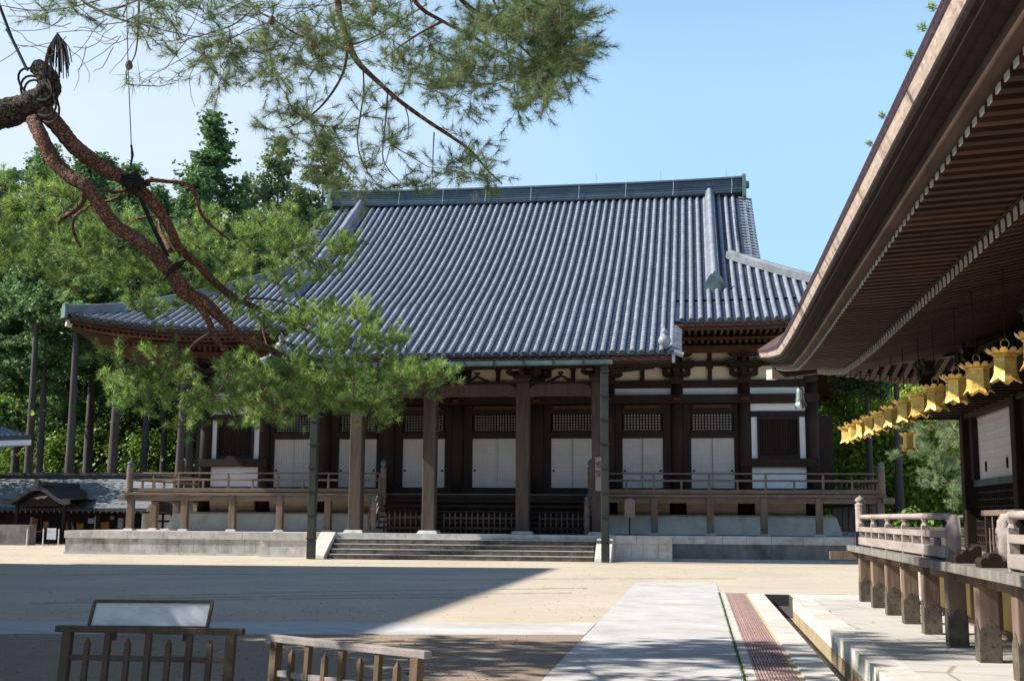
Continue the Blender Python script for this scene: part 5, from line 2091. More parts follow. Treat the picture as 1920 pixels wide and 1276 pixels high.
# tall hall west of the yard: only the corner of its lower roof shows
tx = thing('tall_hall', (-36, 29, 0), 'tiled eave corner with a white plastered edge poking in at the far left, unseen upper storey added to shade the yard', 'hall')
mb = MB()
lx1, ly1 = -25.35, 43.0
for (x0, x1, y0, y1, zt, ze, ov) in ((-46.5, lx1, 15.0, ly1, 9.0, 4.55, 7.0),):
    def ringp(f):
        i0 = ov * f
        z = ze + (zt - ze) * (0.7 * f + 0.3 * f * f)
        cz = 0.35 * (1 - f) ** 3
        row = []
        for (xa, ya, xb, yb) in ((x0 + i0, y0 + i0, x1 - i0, y0 + i0), (x1 - i0, y0 + i0, x1 - i0, y1 - i0), (x1 - i0, y1 - i0, x0 + i0, y1 - i0), (x0 + i0, y1 - i0, x0 + i0, y0 + i0)):
            for k in range(12):
                u = k / 12
                row.append((xa + (xb - xa) * u, ya + (yb - ya) * u, z + cz * abs(2 * u - 1) ** 4))
        row.append(row[0])
        return row
    mb.grid([ringp(i / 8) for i in range(9)])
lro = mb.build('lower_roof', M['tile_bed'], tx)
mb = MB()
k = 0
x = -46.0
while x < lx1 - 0.3:
    yy0 = ly1
    mm_ = min(6.8, lx1 - x, x + 46.5)
    if mm_ > 0.4:
        uu = abs(2 * (x + 46.5) / (lx1 + 46.5) - 1)
        rib(mb, [(x, ly1 - mm_ * i / 8, 4.55 + 4.45 * (0.7 * (mm_ * i / 8 / 7) + 0.3 * (mm_ * i / 8 / 7) ** 2) + 0.35 * uu ** 4 * (1 - mm_ * i / 56) ** 3) for i in range(9)], 0.1, 5)
    x += 0.4
y = 15.4
while y < ly1 - 0.3:
    mm_ = min(6.8, ly1 - y, y - 15.0)
    if mm_ > 0.4:
        uu = abs(2 * (y - 15.0) / (ly1 - 15.0) - 1)
        rib(mb, [(lx1 - mm_ * i / 8, y, 4.55 + 4.45 * (0.7 * (mm_ * i / 8 / 7) + 0.3 * (mm_ * i / 8 / 7) ** 2) + 0.35 * uu ** 4 * (1 - mm_ * i / 56) ** 3) for i in range(9)], 0.1, 5)
    y += 0.4
mb.build('cover_tiles', M['tile'], lro)
mb = MB()
rows = []
r0 = ringp(0)
mb.grid([[(p[0], p[1], p[2] - 0.16) for p in r0], [(p[0], p[1], p[2] - 0.36) for p in r0]])
mb.build('eave_edge', M['white'], lro)
mb = MB()
mb.grid([[(p[0], p[1], p[2] + 0.02) for p in r0], [(p[0], p[1], p[2] - 0.158) for p in r0]])
mb.build('eave_board', M['tile_end'], lro)
MB().box(-45.0, lx1 - 2.6, 17.6, ly1 - 2.6, 0, 4.5).build('wall', M['white'], tx)
MB().box(-43.0, -29.2, 19, 39.6, 4.5, 17.2).build('shade_upper_wall', M['wood_dark'], tx)  # unseen upper storey added to cast the yard shadow
mb = MB()
HXR, HZ = -36.0, 24.4
y0, y1 = 13.5, 41.0
for s in (-1, 1):
    mb.grid([[(HXR + s * 8.2 * (1 - i / 8), y0, 16.6 + (HZ - 16.6) * (0.8 * i / 8 + 0.2 * (i / 8) ** 2)), (HXR + s * 8.2 * (1 - i / 8), y1, 16.6 + (HZ - 16.6) * (0.8 * i / 8 + 0.2 * (i / 8) ** 2))] for i in range(9)], flip=s > 0)
mb.prism([(-7.6, 16.7), (7.6, 16.7), (0, HZ - 0.3)], lambda u, v, t: (HXR + u, t, v), y0 + 0.4, y1 - 0.4)
uro = mb.build('shade_upper_roof', M['tile_bed'], tx)
mb = MB()
for k in range(64):
    y = y0 + 0.2 + k * 0.43
    rib(mb, [(HXR + 8.2 * (1 - i / 8), y, 16.6 + (HZ - 16.6) * (0.8 * i / 8 + 0.2 * (i / 8) ** 2)) for i in range(9)], 0.1, 4)
mb.box(HXR - 0.3, HXR + 0.3, y0, y1, HZ - 0.2, HZ + 0.6)
mb.build('cover_tiles', M['tile'], uro)

# ------------------------------------------------------------------ vegetation


def unit(n, r):
    v = r.normal(size=(n, 3))
    return v / np.linalg.norm(v, axis=1, keepdims=True)


def quads(centers, normals, size, r, aspect=1.0, rot=None):
    """leaf quads of half-size size (array) with given normals"""
    n = len(centers)
    t = np.cross(normals, unit(n, r))
    t /= np.linalg.norm(t, axis=1, keepdims=True) + 1e-9
    b = np.cross(normals, t)
    s = size[:, None]
    a = s * aspect
    v = np.stack([centers - t * s - b * a * 0.35, centers + t * s * 0.15 - b * a, centers + t * s + b * a * 0.25, centers - t * s * 0.1 + b * a], 1)
    return v.reshape(-1, 3)


def cedar_proto(seed, h, bare, rad, leafm, dens=1.0, name='cedar_tree', ex=0.65):
    r = np.random.default_rng(seed)
    t = thing(name, (0, 0, 0), 'x', 'cedar tree')
    tb = MB()
    tr_ = h * 0.0115
    pts = [(0.25 * math.sin(z * 0.11 + seed) * z / h, 0.2 * math.cos(z * 0.13 + seed) * z / h, z) for z in np.linspace(-0.2, h * 0.985, 14)]
    tb.tube(pts, [tr_ * (1.25 if i == 0 else 1) * (1 - 0.93 * i / 13) for i in range(14)], 9)
    C, Nn, S = [], [], []
    nb = int(150 * dens)
    for i in range(nb):
        f = bare + (1 - bare) * ((i + r.random()) / nb)
        z0 = f * h
        u = (f - bare) / (1 - bare)
        L = rad * (1 - u) ** ex * (0.55 + 0.6 * r.random()) + 0.35
        if u < 0.12:
            L *= 0.5 + 4 * u
        a = r.random() * 2 * math.pi
        rise = 0.30 * u + 0.0 - 0.25 * (1 - u)
        p0 = np.array([0, 0, z0])
        d = np.array([math.cos(a), math.sin(a), rise])
        if L > 0.9:
            tb.tube([p0, p0 + d * L * 0.5 + np.array([0, 0, -0.05 * L]), p0 + d * L * 0.92], [0.055, 0.035, 0.012], 4, caps=False)
        nc = int(4 + L * 3.2)
        for k in range(nc):
            s = 0.3 + 0.7 * (k + r.random()) / nc
            c = p0 + d * L * s + r.normal(size=3) * np.array([0.22, 0.22, 0.14]) * (0.6 + 0.3 * L)
            c[2] += 0.12 * L * s * s - 0.1
            m = 13
            cc = c + r.normal(size=(m, 3)) * np.array([0.26, 0.26, 0.20])
            nn = unit(m, r) + np.array([d[0] * 0.5, d[1] * 0.5, 0.7])
            nn /= np.linalg.norm(nn, axis=1, keepdims=True)
            C.append(cc)
            Nn.append(nn)
            S.append(0.08 + 0.13 * r.random(m))
    C, Nn, S = np.concatenate(C), np.concatenate(Nn), np.concatenate(S)
    tb.build('trunk', M['cedar_bark'], t, smooth=True)
    np_mesh('crown', quads(C, Nn, S, r, 0.9), 4, leafm, t)
    return t


def broad_proto(seed, h, rad, leafm, name='broadleaf_tree', flat=0.55, clumps=150, leaf=0.16):
    r = np.random.default_rng(seed)
    t = thing(name, (0, 0, 0), 'x', 'tree')
    tb = MB()
    tb.tube([(0, 0, -0.2), (0.1, 0.05, h * 0.3), (0.25 * math.sin(seed), 0.2, h * 0.6), (0.3 * math.sin(seed), 0.1, h * 0.9)], [h * 0.022, h * 0.018, h * 0.011, 0.02], 8)
    C, Nn, S = [], [], []
    for i in range(clumps):
        f = r.random()
        z = h * (0.22 + 0.78 * f)
        rr = rad * math.sin(math.pi * min(1, 0.12 + 0.86 * f)) ** 0.7 * math.sqrt(r.random()) * (0.75 + 0.4 * r.random())
        a = r.random() * 2 * math.pi
        c = np.array([rr * math.cos(a), rr * math.sin(a), z])
        if i % 4 == 0:
            zb = z * (0.6 + 0.2 * r.random())
            tb.tube([(0.1, 0.05, zb * 0.8), tuple(c * np.array([0.55, 0.55, 1]) + np.array([0, 0, -0.25])), tuple(c)], [0.06, 0.035, 0.01], 4, caps=False)
        m = 46
        sp = rad * (0.13 + 0.09 * r.random())
        cc = c + r.normal(size=(m, 3)) * np.array([sp, sp, sp * flat])
        nn = unit(m, r) * 0.8 + np.array([0, 0, 0.8])
        nn /= np.linalg.norm(nn, axis=1, keepdims=True)
        C.append(cc)
        Nn.append(nn)
        S.append(leaf * (0.6 + 0.8 * r.random(m)))
    C, Nn, S = np.concatenate(C), np.concatenate(Nn), np.concatenate(S)
    tb.build('trunk', M['cedar_bark'], t, smooth=True)
    np_mesh('crown', quads(C, Nn, S, r, 0.75), 4, leafm, t)
    return t


# sloping wooded ground behind everything
rows = []
for j in range(14):
    y = 118 + 9 * j
    rows.append([(x, y, -0.3 + 0.0 + max(0, j) ** 1.15 * 1.35 * (0.75 + 0.25 * math.sin(x * 0.05) + 0.12 * math.sin(x * 0.13 + j))) for x in np.linspace(-190, 150, 50)])
g = MB()
g.grid(rows)
hl = struct('hill', g, M['hill'])
C, Nn, S = [], [], []
r = np.random.default_rng(5)
for i in range(1500):
    j = r.random() ** 0.8 * 12.5
    x = r.uniform(-170, 120)
    if -24 < x < 2 and r.random() < 0.8:
        continue
    y = 118 + 9 * j
    zb = max(0, j) ** 1.15 * 1.2
    h = r.uniform(5, 13)
    m = 46
    f = r.random(m)
    cc = np.stack([x + r.normal(size=m) * 2.2 * (1.1 - f), y + r.normal(size=m) * 1.6, zb + h * f], 1)
    nn = unit(m, r) + np.array([-0.2, -0.3, 0.5])
    nn /= np.linalg.norm(nn, axis=1, keepdims=True)
    C.append(cc)
    Nn.append(nn)
    S.append(r.uniform(0.5, 1.0, m))
o = np_mesh('far_wood', quads(np.concatenate(C), np.concatenate(Nn), np.concatenate(S), r, 0.8), 4, M['leaf_dark'])
o['kind'] = 'stuff'
tag(o, 'dark far wood massed on the slope behind the trees', 'wood')

CEDG = 'tall cedars behind the shop and the great hall'
protos = [cedar_proto(11, 37, 0.42, 3.6, M['cedar']), cedar_proto(12, 36, 0.30, 5.0, M['cedar'], ex=0.95),
          cedar_proto(13, 36, 0.22, 4.4, M['cedar_light'], 0.8), cedar_proto(14, 36, 0.55, 3.4, M['cedar'], 0.9)]
# (pixel column of the trunk foot, depth, prototype, height scale, width scale)
ced = [(-30, 92, 1, 0.86, 1.1, 'leftmost, its crown cut by the picture edge'), (22, 96, 0, 0.90, 1.0, 'slim trunk right above the white eave corner'),
       (47, 86, 3, 0.86, 0.95, 'left one of a close pair of trunks'), (66, 90, 0, 0.84, 0.9, 'right one of a close pair of trunks'),
       (110, 108, 1, 0.90, 1.3, 'broad far crown right of the close pair of trunks'), (124, 84, 3, 0.82, 1.0, 'straight bare trunk above the curved porch roof'),
       (160, 100, 0, 0.93, 1.2, 'far crown behind the pine branches'), (206, 83, 3, 0.78, 1.05, 'stout pale trunk midway along the shop ridge'),
       (240, 110, 1, 0.86, 1.3, 'broad dark crown behind the stout pale trunk'), (264, 94, 0, 0.80, 0.9, 'thin trunk just right of the veranda corner post'),
       (300, 101, 3, 0.84, 0.9, 'far thin trunk left of the brownish one'), (331, 82, 3, 0.74, 0.9, 'brownish trunk nearest the veranda rail'),
       (349, 90, 0, 0.80, 0.9, 'dark trunk close against the hall wall'), (372, 100, 1, 1.055, 1.5, 'tallest and broadest crown, free against the sky'),
       (415, 110, 1, 0.86, 1.3, 'shorter dense crown right below the tallest one'), (440, 107, 2, 0.95, 0.9, 'narrow pale crown right of the tallest one'),
       (470, 113, 1, 0.84, 1.3, 'short dark crown left of the loose pale one'), (496, 104, 2, 1.02, 1.15, 'loose pale crown second from the roof ridge'),
       (545, 112, 1, 0.95, 1.1, 'low dark crown between two pale ones'), (590, 104, 2, 1.03, 1.15, 'pale crown touching the roof ridge end')]
used = set()
for i, (px, Y, k, hs_, ws, place) in enumerate(ced):
    lab = 'tall cedar, ' + place
    x = G(px, Y)
    src = protos[k]
    if k not in used:
        used.add(k)
        t = src
        t.location = (x, Y, 0)
        t.scale = (ws, ws, hs_)
        t['label'] = lab
    else:
        t = copy_thing(src, (x, Y, 0), rotz=i * 1.3, scale=ws, label=lab, sz=hs_)
    t['group'] = CEDG

BRG = 'lower leafy trees under the cedars'
bp = [broad_proto(21, 11, 4.2, M['leaf']), broad_proto(22, 9, 3.8, M['leaf_dark']), broad_proto(23, 13, 4.6, M['leaf'])]
bl_ = [(-20, 112, 0, 1.0), (25, 106, 1, 1.1), (75, 113, 2, 0.9), (118, 104, 1, 1.0), (160, 113, 0, 1.05), (200, 106, 1, 1.15), (240, 112, 2, 0.9), (282, 104, 1, 1.0), (320, 112, 0, 1.0), (362, 106, 1, 1.1), (395, 112, 2, 0.9),
       (1560, 96, 1, 1.0), (1600, 88, 0, 1.1), (1650, 98, 2, 0.95), (1690, 84, 0, 0.9), (1735, 95, 1, 1.1), (1775, 86, 0, 1.05), (1815, 95, 2, 0.9), (1580, 108, 2, 1.25), (1665, 110, 0, 1.6), (1755, 110, 2, 1.3)]
bl_.sort()
used = set()
for i, (px, Y, k, sc_) in enumerate(bl_):
    left = px < 800
    j = sum(1 for q in bl_ if (q[0] < 800) == left and q[0] < px)
    lab = ('leafy tree in the shade under the left cedars, %s from the left' if left else 'sunlit leafy tree between the two halls, %s from the left') % ORD[j]
    x = G(px, Y)
    src = bp[k]
    if k not in used:
        used.add(k)
        t = src
        t.location = (x, Y, 0)
        t.scale = (sc_, sc_, sc_)
        t['label'] = lab
    else:
        t = copy_thing(src, (x, Y, 0), rotz=i * 1.1, scale=sc_, label=lab)
    t['group'] = BRG if left else 'sunlit trees between the two halls'
# dark cedars on the right
for i, (px, Y, hs_) in enumerate(((1634, 72, 0.46), (1688, 66, 0.5), (1562, 100, 0.36))):
    t = copy_thing(protos[3], (G(px, Y), Y, 0), rotz=i * 2.0, scale=(0.62, 0.66, 0.8)[i], sz=hs_,
                   label=['straight dark trunk seen behind the lantern row, left of two', 'straight dark trunk behind the lone lantern, right of two', 'dark trunk close beside the great hall corner'][i])
    t['group'] = 'dark cedar trunks between the two halls'
for i, (x, y, k, sc_) in enumerate(((-57.5, 73.5, 0, 1.15), (-53.0, 77.5, 2, 1.0), (-62.0, 78.0, 1, 1.3))):
    t = copy_thing(bp[k], (x, y, 0), rotz=i * 2.2, scale=sc_, label='leafy tree beyond the left edge that dapples the shop roof, %s of three' % ('first', 'second', 'third')[i])
    t['group'] = 'leafy trees left of the shop'
spr = broad_proto(33, 19.5, 2.5, M['leaf'], 'broadleaf_tree', 0.5, 80, 0.15)
spr.location = (-17.2, 14.3, 0)
spr['label'] = 'tall airy tree left of the barriers that dapples the path with shade'
spr['group'] = 'leafy trees left of the barriers'
for i, (x, y, k, sc_, hz) in enumerate(((-13.4, 8.8, 0, 0.85, 0.66), (-14.2, 13.2, 2, 0.75, 0.62), (-17.5, 10.5, 1, 1.1, 1.15), (-20.5, 15.6, 0, 1.05, 0.95), (-16.6, 15.4, 1, 0.8, 0.8))):
    t = copy_thing(bp[k], (x, y, 0), rotz=i * 2.2 + 0.4, scale=sc_, sz=hz, label='leafy tree out left of the barriers whose shade lies on the gravel, %s of five' % ORD[i])
    t['group'] = 'leafy trees left of the barriers'
bs = broad_proto(31, 2.2, 1.0, M['leaf_dark'], 'shrub', 0.8, 60, 0.10)
bs.location = (G(1715, 52), 52, 0)
bs['label'] = 'rounded green shrub beyond the near hall railing'
bs['category'] = 'shrub'


def needles_at(pos, dirs, r, n=38, length=0.09, width=0.0035, spread=0.95):
    """tufts of needles: pos (k,3), dirs (k,3)"""
    k = len(pos)
    base = np.repeat(pos, n, 0) - np.repeat(dirs, n, 0) * (r.random((k * n, 1)) * length * 0.9)
    d = np.repeat(dirs, n, 0) * 0.75 + unit(k * n, r) * spread
    d /= np.linalg.norm(d, axis=1, keepdims=True)
    L = length * (0.7 + 0.5 * r.random((k * n, 1)))
    s = np.cross(d, unit(k * n, r))
    s /= np.linalg.norm(s, axis=1, keepdims=True) + 1e-9
    tip = base + d * L
    return np.stack([base - s * width, base + s * width, tip], 1).reshape(-1, 3)


DENS = 0.72


def grow(limbs, pads, r, twigs, depth_sig=0.5, tuft_len=0.09, nneed=38, width=0.0035, updir=(0, 0, 0.6), per=9, twig_r=0.006, sag=0.0, spread=0.95, tl=(0.10, 0.32)):
    """fills pads (px, py, rx, ry, depth, n) with twigs that branch from the limbs and end in needle tufts"""
    nodes = []
    for pts in limbs:
        for a, b in zip(pts, pts[1:]):
            for q in range(4):
                nodes.append(np.array(a) + (np.array(b) - np.array(a)) * q / 4)
        nodes.append(np.array(pts[-1]))
    nodes = np.array(nodes)
    out_p, out_d = [], []
    for (px, py, rx, ry, D, n) in pads:
        n = int(n * DENS)
        k = max(3, n // per)
        cs = []
        while len(cs) < k:
            u, v = r.uniform(-1, 1, 2)
            if u * u + v * v > 1:
                continue
            cs.append(np.array(P(px + u * rx, py + v * ry, D + r.normal() * depth_sig)))
        cs = np.array(cs)
        dist = np.array([np.min(np.linalg.norm(nodes - c, axis=1)) for c in cs])
        for ci in np.argsort(dist):
            c = cs[ci]
            dd = np.linalg.norm(nodes - c, axis=1)
            a = nodes[np.argmin(dd)]
            dmin = dd.min()
            mid = (a + c) / 2 + r.normal(size=3) * 0.10 * dmin + np.array([0, 0, 0.10 * dmin - sag * dmin])
            rad = min(0.03, twig_r * (0.8 + 1.2 * min(dmin, 2)))
            path = [a, a * 0.5 + mid * 0.5 + r.normal(size=3) * 0.04 * dmin, mid, mid * 0.5 + c * 0.5 + r.normal(size=3) * 0.04 * dmin, c]
            twigs.tube(path, [rad, rad * 0.85, rad * 0.7, rad * 0.6, rad * 0.5], 5, caps=False)
            nodes = np.concatenate([nodes, np.array([path[1], mid, path[3], c])])
            axis = (c - a) / (dmin + 1e-6)
            m = per
            sgn = r.normal(size=(m, 3)) * np.array([1, 1, 0.6])
            d = axis * 0.6 + sgn * 0.75 + np.array(updir)
            d /= np.linalg.norm(d, axis=1, keepdims=True)
            ln = r.uniform(tl[0], tl[1], (m, 1))
            tips = c + d * ln
            d2 = d + np.array(updir) * 0.8
            d2 /= np.linalg.norm(d2, axis=1, keepdims=True)
            for q in range(m):
                twigs.tube([c, c + d[q] * ln[q] * 0.5 + r.normal(size=3) * 0.01, tips[q]], [rad * 0.45, rad * 0.35, 0.0025], 4, caps=False)
            out_p.append(tips)
            out_d.append(d2)
            out_p.append((c + d * ln * 0.62)[: m // 2])
            out_d.append(d2[: m // 2])
    return needles_at(np.concatenate(out_p), np.concatenate(out_d), r, nneed, tuft_len, width, spread)


WF = 0.78


def limb(pxs, parent, m, name='branch', n=10, knob=0.0, r=rng):
    """pxs: (px, py, depth, width in photo pixels)"""
    ctl = [(P(a, b, D), w * WF * D / F / 2) for a, b, D, w in pxs]
    pts, rad = [], []
    for i in range(len(ctl) - 1):
        p0 = ctl[max(i - 1, 0)][0]
        p1, r1 = ctl[i]
        p2, r2 = ctl[i + 1]
        p3 = ctl[min(i + 2, len(ctl) - 1)][0]
        for q in range(5):
            t = q / 5
            v = 0.5 * ((2 * p1) + (p2 - p0) * t + (2 * p0 - 5 * p1 + 4 * p2 - p3) * t * t + (3 * p1 - p0 - 3 * p2 + p3) * t ** 3)
            pts.append(v)
            rad.append((r1 + (r2 - r1) * t) * (1 + knob * (r.random() - 0.5)))
    pts.append(ctl[-1][0])
    rad.append(ctl[-1][1])
    mb = MB()
    if rad[0] > 0.03:       # flaky bark: more rings, each vertex pushed a little
        fp, fr = [], []
        for i in range(len(pts) - 1):
            for q in range(3):
                fp.append(pts[i].lerp(pts[i + 1], q / 3))
                fr.append(rad[i] + (rad[i + 1] - rad[i]) * q / 3)
        fp.append(pts[-1])
        fr.append(rad[-1])
        mb.tube(fp, fr, n + 8)
        nn_ = n + 8
        for i in range(len(fp)):
            c = fp[i]
            for q in range(nn_):
                v_ = Vector(mb.v[i * nn_ + q])
                mb.v[i * nn_ + q] = tuple(c + (v_ - c) * (1 + r.uniform(-0.075, 0.075)))
    else:
        mb.tube(pts, rad, n)
    mb.build(name, m, parent, smooth=True)
    return pts


# ---- red pine whose boughs hang over the yard from the left
pine = thing('red_pine', (-8.9, 10.8, 0), 'red barked pine reaching in from the left with propped boughs and bright green pads', 'pine tree')
trk = MB().tube([(-8.9, 10.8, -0.2), (-9.0, 10.9, 1.5), (-8.8, 10.9, 3.4), (-8.3, 10.8, 4.9), (-7.4, 10.85, 5.5), P(-70, 228, 10.9)], [0.40, 0.34, 0.29, 0.25, 0.22, 0.203], 12)
trk.build('trunk', M['bark_old'], pine, smooth=True)
MB().tube([(-8.3, 10.8, 4.85), (-8.1, 10.85, 6.4), (-7.5, 10.8, 8.0), (-7.2, 10.85, 9.3), (-7.4, 10.9, 10.8)], [0.22, 0.19, 0.16, 0.12, 0.04], 12).build('upper_trunk', M['bark_red'], pine, smooth=True)
MB().tube([(-7.3, 10.85, 8.7), (-6.4, 11.0, 8.9), P(232, -430, 11.35), P(330, -450, 11.6)], [0.10, 0.075, 0.05, 0.02], 9).build('branch', M['bark_red'], pine, smooth=True)
limb([(-70, 228, 10.9, 84), (-20, 220, 10.9, 80), (30, 207, 10.9, 74), (72, 190, 10.9, 70), (92, 165, 10.9, 62), (86, 140, 10.9, 54), (68, 124, 10.9, 44)], pine, M['bark_old'], 'bough', 14, 0.10)
lb = []
lb.append(limb([(78, 205, 10.95, 50), (105, 232, 10.9, 46), (140, 275, 11.0, 42), (190, 312, 11.2, 38), (245, 342, 11.4, 37), (290, 385, 11.6, 31), (318, 428, 11.8, 26), (336, 465, 12.0, 23), (372, 497, 12.3, 20), (397, 524, 12.6, 19), (428, 550, 12.9, 17), (459, 567, 13.2, 16), (500, 585, 13.5, 13), (540, 605, 13.8, 10), (590, 624, 14.1, 7)], pine, M['bark_red'], 'branch', 10, 0.10))
lb.append(limb([(62, 225, 10.8, 38), (80, 262, 10.7, 38), (100, 300, 10.7, 39), (130, 330, 10.7, 37), (165, 352, 10.7, 36), (190, 390, 10.8, 37), (215, 422, 10.9, 36), (250, 445, 11.0, 36), (290, 476, 11.1, 37), (322, 512, 11.2, 38), (348, 548, 11.3, 40), (385, 568, 11.5, 33), (420, 602, 11.7, 25), (460, 637, 11.9, 22), (505, 655, 12.1, 18), (560, 680, 12.3, 14), (618, 694, 12.5, 8)], pine, M['bark_red'], 'branch', 10, 0.12))
lb.append(limb([(362, 556, 11.4, 20), (390, 600, 11.5, 17), (405, 635, 11.6, 15), (425, 660, 11.7, 13), (442, 682, 11.8, 9)], pine, M['bark_red'], 'branch', 8, 0.1))
lb.append(limb([(398, 622, 11.6, 10), (372, 638, 11.6, 8), (340, 660, 11.5, 8), (300, 672, 11.4, 6), (255, 680, 11.3, 5), (210, 693, 11.2, 3)], pine, M['twig'], 'branch', 7, 0.1))
lb.append(limb([(262, 366, 11.4, 16), (276, 340, 11.4, 12), (310, 340, 11.5, 11), (350, 346, 11.6, 11), (368, 368, 11.7, 11), (376, 398, 11.8, 9), (394, 420, 12.0, 7), (430, 450, 12.4, 5)], pine, M['bark_red'], 'branch', 8, 0.15))
lb.append(limb([(248, 352, 11.4, 12), (215, 360, 11.4, 11), (196, 354, 11.3, 9), (186, 360, 11.3, 6)], pine, M['bark_red'], 'branch', 7, 0.15))
lb.append(limb([(236, 364, 11.4, 9), (205, 376, 11.5, 8), (170, 386, 11.6, 6), (140, 408, 11.7, 9), (138, 435, 11.8, 8), (155, 470, 12.0, 5)], pine, M['bark_red'], 'branch', 7, 0.15))
lb.append(limb([(320, 470, 12.0, 14), (300, 430, 12.2, 9), (296, 405, 12.3, 8), (255, 410, 12.4, 7)], pine, M['bark_red'], 'branch', 7, 0.1))
lb.append(limb([(430, 690, 11.9, 6), (420, 720, 11.8, 6), (400, 742, 11.7, 6), (370, 752, 11.6, 4), (345, 770, 11.5, 3)], pine, M['twig'], 'branch', 6, 0.1))
lb.append(limb([(430, 560, 12.9, 9), (500, 560, 13.1, 5), (560, 575, 13.4, 4)], pine, M['twig'], 'branch', 6, 0.1))
lb.append(limb([(165, 352, 10.7, 18), (150, 385, 12.0, 15), (110, 420, 13.5, 12), (150, 450, 15.0, 9), (230, 480, 16.5, 6)], pine, M['bark_red'], 'branch', 8, 0.12))
tw = MB()
rp = np.random.default_rng(41)
pads = [(60, 385, 90, 42, 12.6, 150), (150, 430, 110, 55, 12.8, 210), (60, 470, 95, 40, 12.4, 120), (250, 470, 100, 55, 13.2, 190), (150, 512, 110, 30, 12.9, 110), (300, 528, 90, 26, 13.2, 90),
        (420, 445, 110, 35, 13.2, 160), (520, 440, 110, 38, 13.6, 210), (600, 480, 70, 28, 13.9, 120), (470, 500, 110, 40, 13.6, 170), (560, 530, 70, 14, 13.8, 40),
        (400, 570, 80, 26, 13.0, 80), (500, 600, 90, 20, 13.0, 80), (620, 605, 80, 26, 13.2, 150), (670, 645, 70, 24, 12.9, 160), (580, 648, 60, 16, 12.8, 60),
        (230, 585, 50, 14, 12.2, 22), (350, 700, 65, 16, 11.6, 60), (250, 700, 90, 28, 11.5, 70), (300, 740, 100, 40, 11.8, 110), (400, 770, 70, 32, 11.9, 100),
        (480, 700, 75, 32, 12.2, 150), (560, 730, 90, 40, 12.4, 200), (520, 775, 70, 25, 12.3, 110), (640, 735, 90, 38, 12.6, 210), (730, 715, 75, 24, 12.7, 160), (790, 712, 42, 16, 12.8, 70), (690, 765, 50, 22, 12.6, 60),
        (80, 400, 120, 50, 15.5, 150), (220, 450, 110, 50, 16.5, 150), (120, 480, 120, 50, 17.0, 110)]
v = grow([[tuple(p) for p in L] for L in lb], pads, rp, tw, 0.42, 0.085, 46, 0.0027, (0, -0.05, 0.7), per=9, spread=0.85)
tw.build('twigs', M['twig'], pine)
np_mesh('needles', v, 3, M['needle'], pine)
# straw-like dead tuft hanging at the bough end
mb = MB()
for i in range(60):
    a = rng.uniform(-0.11, 0.11)
    p0 = P(108 + a * 60, 62 + abs(a) * 90, 10.6)
    p1 = P(108 + a * 230 + rng.uniform(-6, 6), rng.uniform(108, 148), 10.6 + rng.uniform(-0.08, 0.08))
    mb.tube([p0, p0.lerp(p1, 0.5) + Vector((a * 0.25, 0, 0.03)), p1], [0.007, 0.006, 0.005], 4)
mb.build('dead_tuft', M['ink'], pine)
# ropes and props holding the boughs
rp1 = thing('support_rope', tuple(P(20, 60, 10.8)), 'black rope at the top left corner tied round the thick bough', 'rope')
mb = MB()
mb.tube([(-7.28, 10.78, 8.75), P(-20, -40, 10.75), P(22, 72, 10.72), P(50, 130, 10.66)], 0.016, 7)
mb.tube([P(12, 55, 10.74), P(30, 88, 10.7), P(52, 132, 10.64)], 0.012, 7)
mb.build('line', M['cord'], rp1)
mb = MB()
for j, (cx_, cy_, rx_, ry_) in enumerate(((66, 158, 38, 30), (72, 180, 40, 38), (78, 190, 40, 40))):
    pts = [P(cx_ + rx_ * math.cos(a) * 0.75 + 14 * math.sin(a), cy_ + ry_ * math.sin(a), 10.9 - 0.20 * max(0, math.cos(a - 0.6)) - 0.06) for a in [2 * math.pi * i / 20 for i in range(21)]]
    mb.tube(pts, 0.012, 6, caps=False)
mb.build('loop', M['cord'], rp1)
rp2 = thing('support_wire', tuple(P(243, 300, 11.35)), 'thin vertical wire from above holding up the right hand branch', 'wire')
MB().tube([P(233, -430, 11.35), P(236, -40, 11.35), P(240, 120, 11.35), P(246, 270, 11.35), P(247, 318, 11.35)], 0.006, 6).build('line', M['wire'], rp2)
mb = MB()
for k in range(5):
    c = P(240 + k * 6, 336 + k * 5, 11.4)
    a_, b_ = P(232 + k * 6, 350 + k * 5, 11.28), P(258 + k * 6, 326 + k * 5, 11.28)
    mb.tube([a_, c + Vector((0, -0.14, 0)), b_], 0.018, 6)
mb.build('binding', M['cord'], rp2)
mb = MB()
mb.tube([P(246, 272, 11.33), P(249, 290, 11.33), P(245, 310, 11.33)], 0.012, 6)
mb.build('knot', M['cord'], rp2)
rp3 = thing('stay_rope', tuple(P(290, 430, 11.4)), 'black stay rope running down from the bound branch to the lower branch', 'rope')
mb = MB()
mb.tube([P(262, 372, 11.3), P(285, 425, 11.25), P(312, 480, 11.15)], 0.014, 6)
mb.tube([P(268, 376, 11.3), P(292, 430, 11.25), P(316, 480, 11.15)], 0.010, 6)
mb.build('line', M['cord'], rp3)
mb = MB()
for k in range(4):
    a_, b_ = P(306 + k * 4, 520 - k * 6 + 4, 11.08), P(338 + k * 3, 500 - k * 4, 11.08)
    mb.tube([a_, P(322 + k * 3, 508 - k * 5, 11.0), b_], 0.016, 6)
mb.build('binding', M['cord'], rp3)

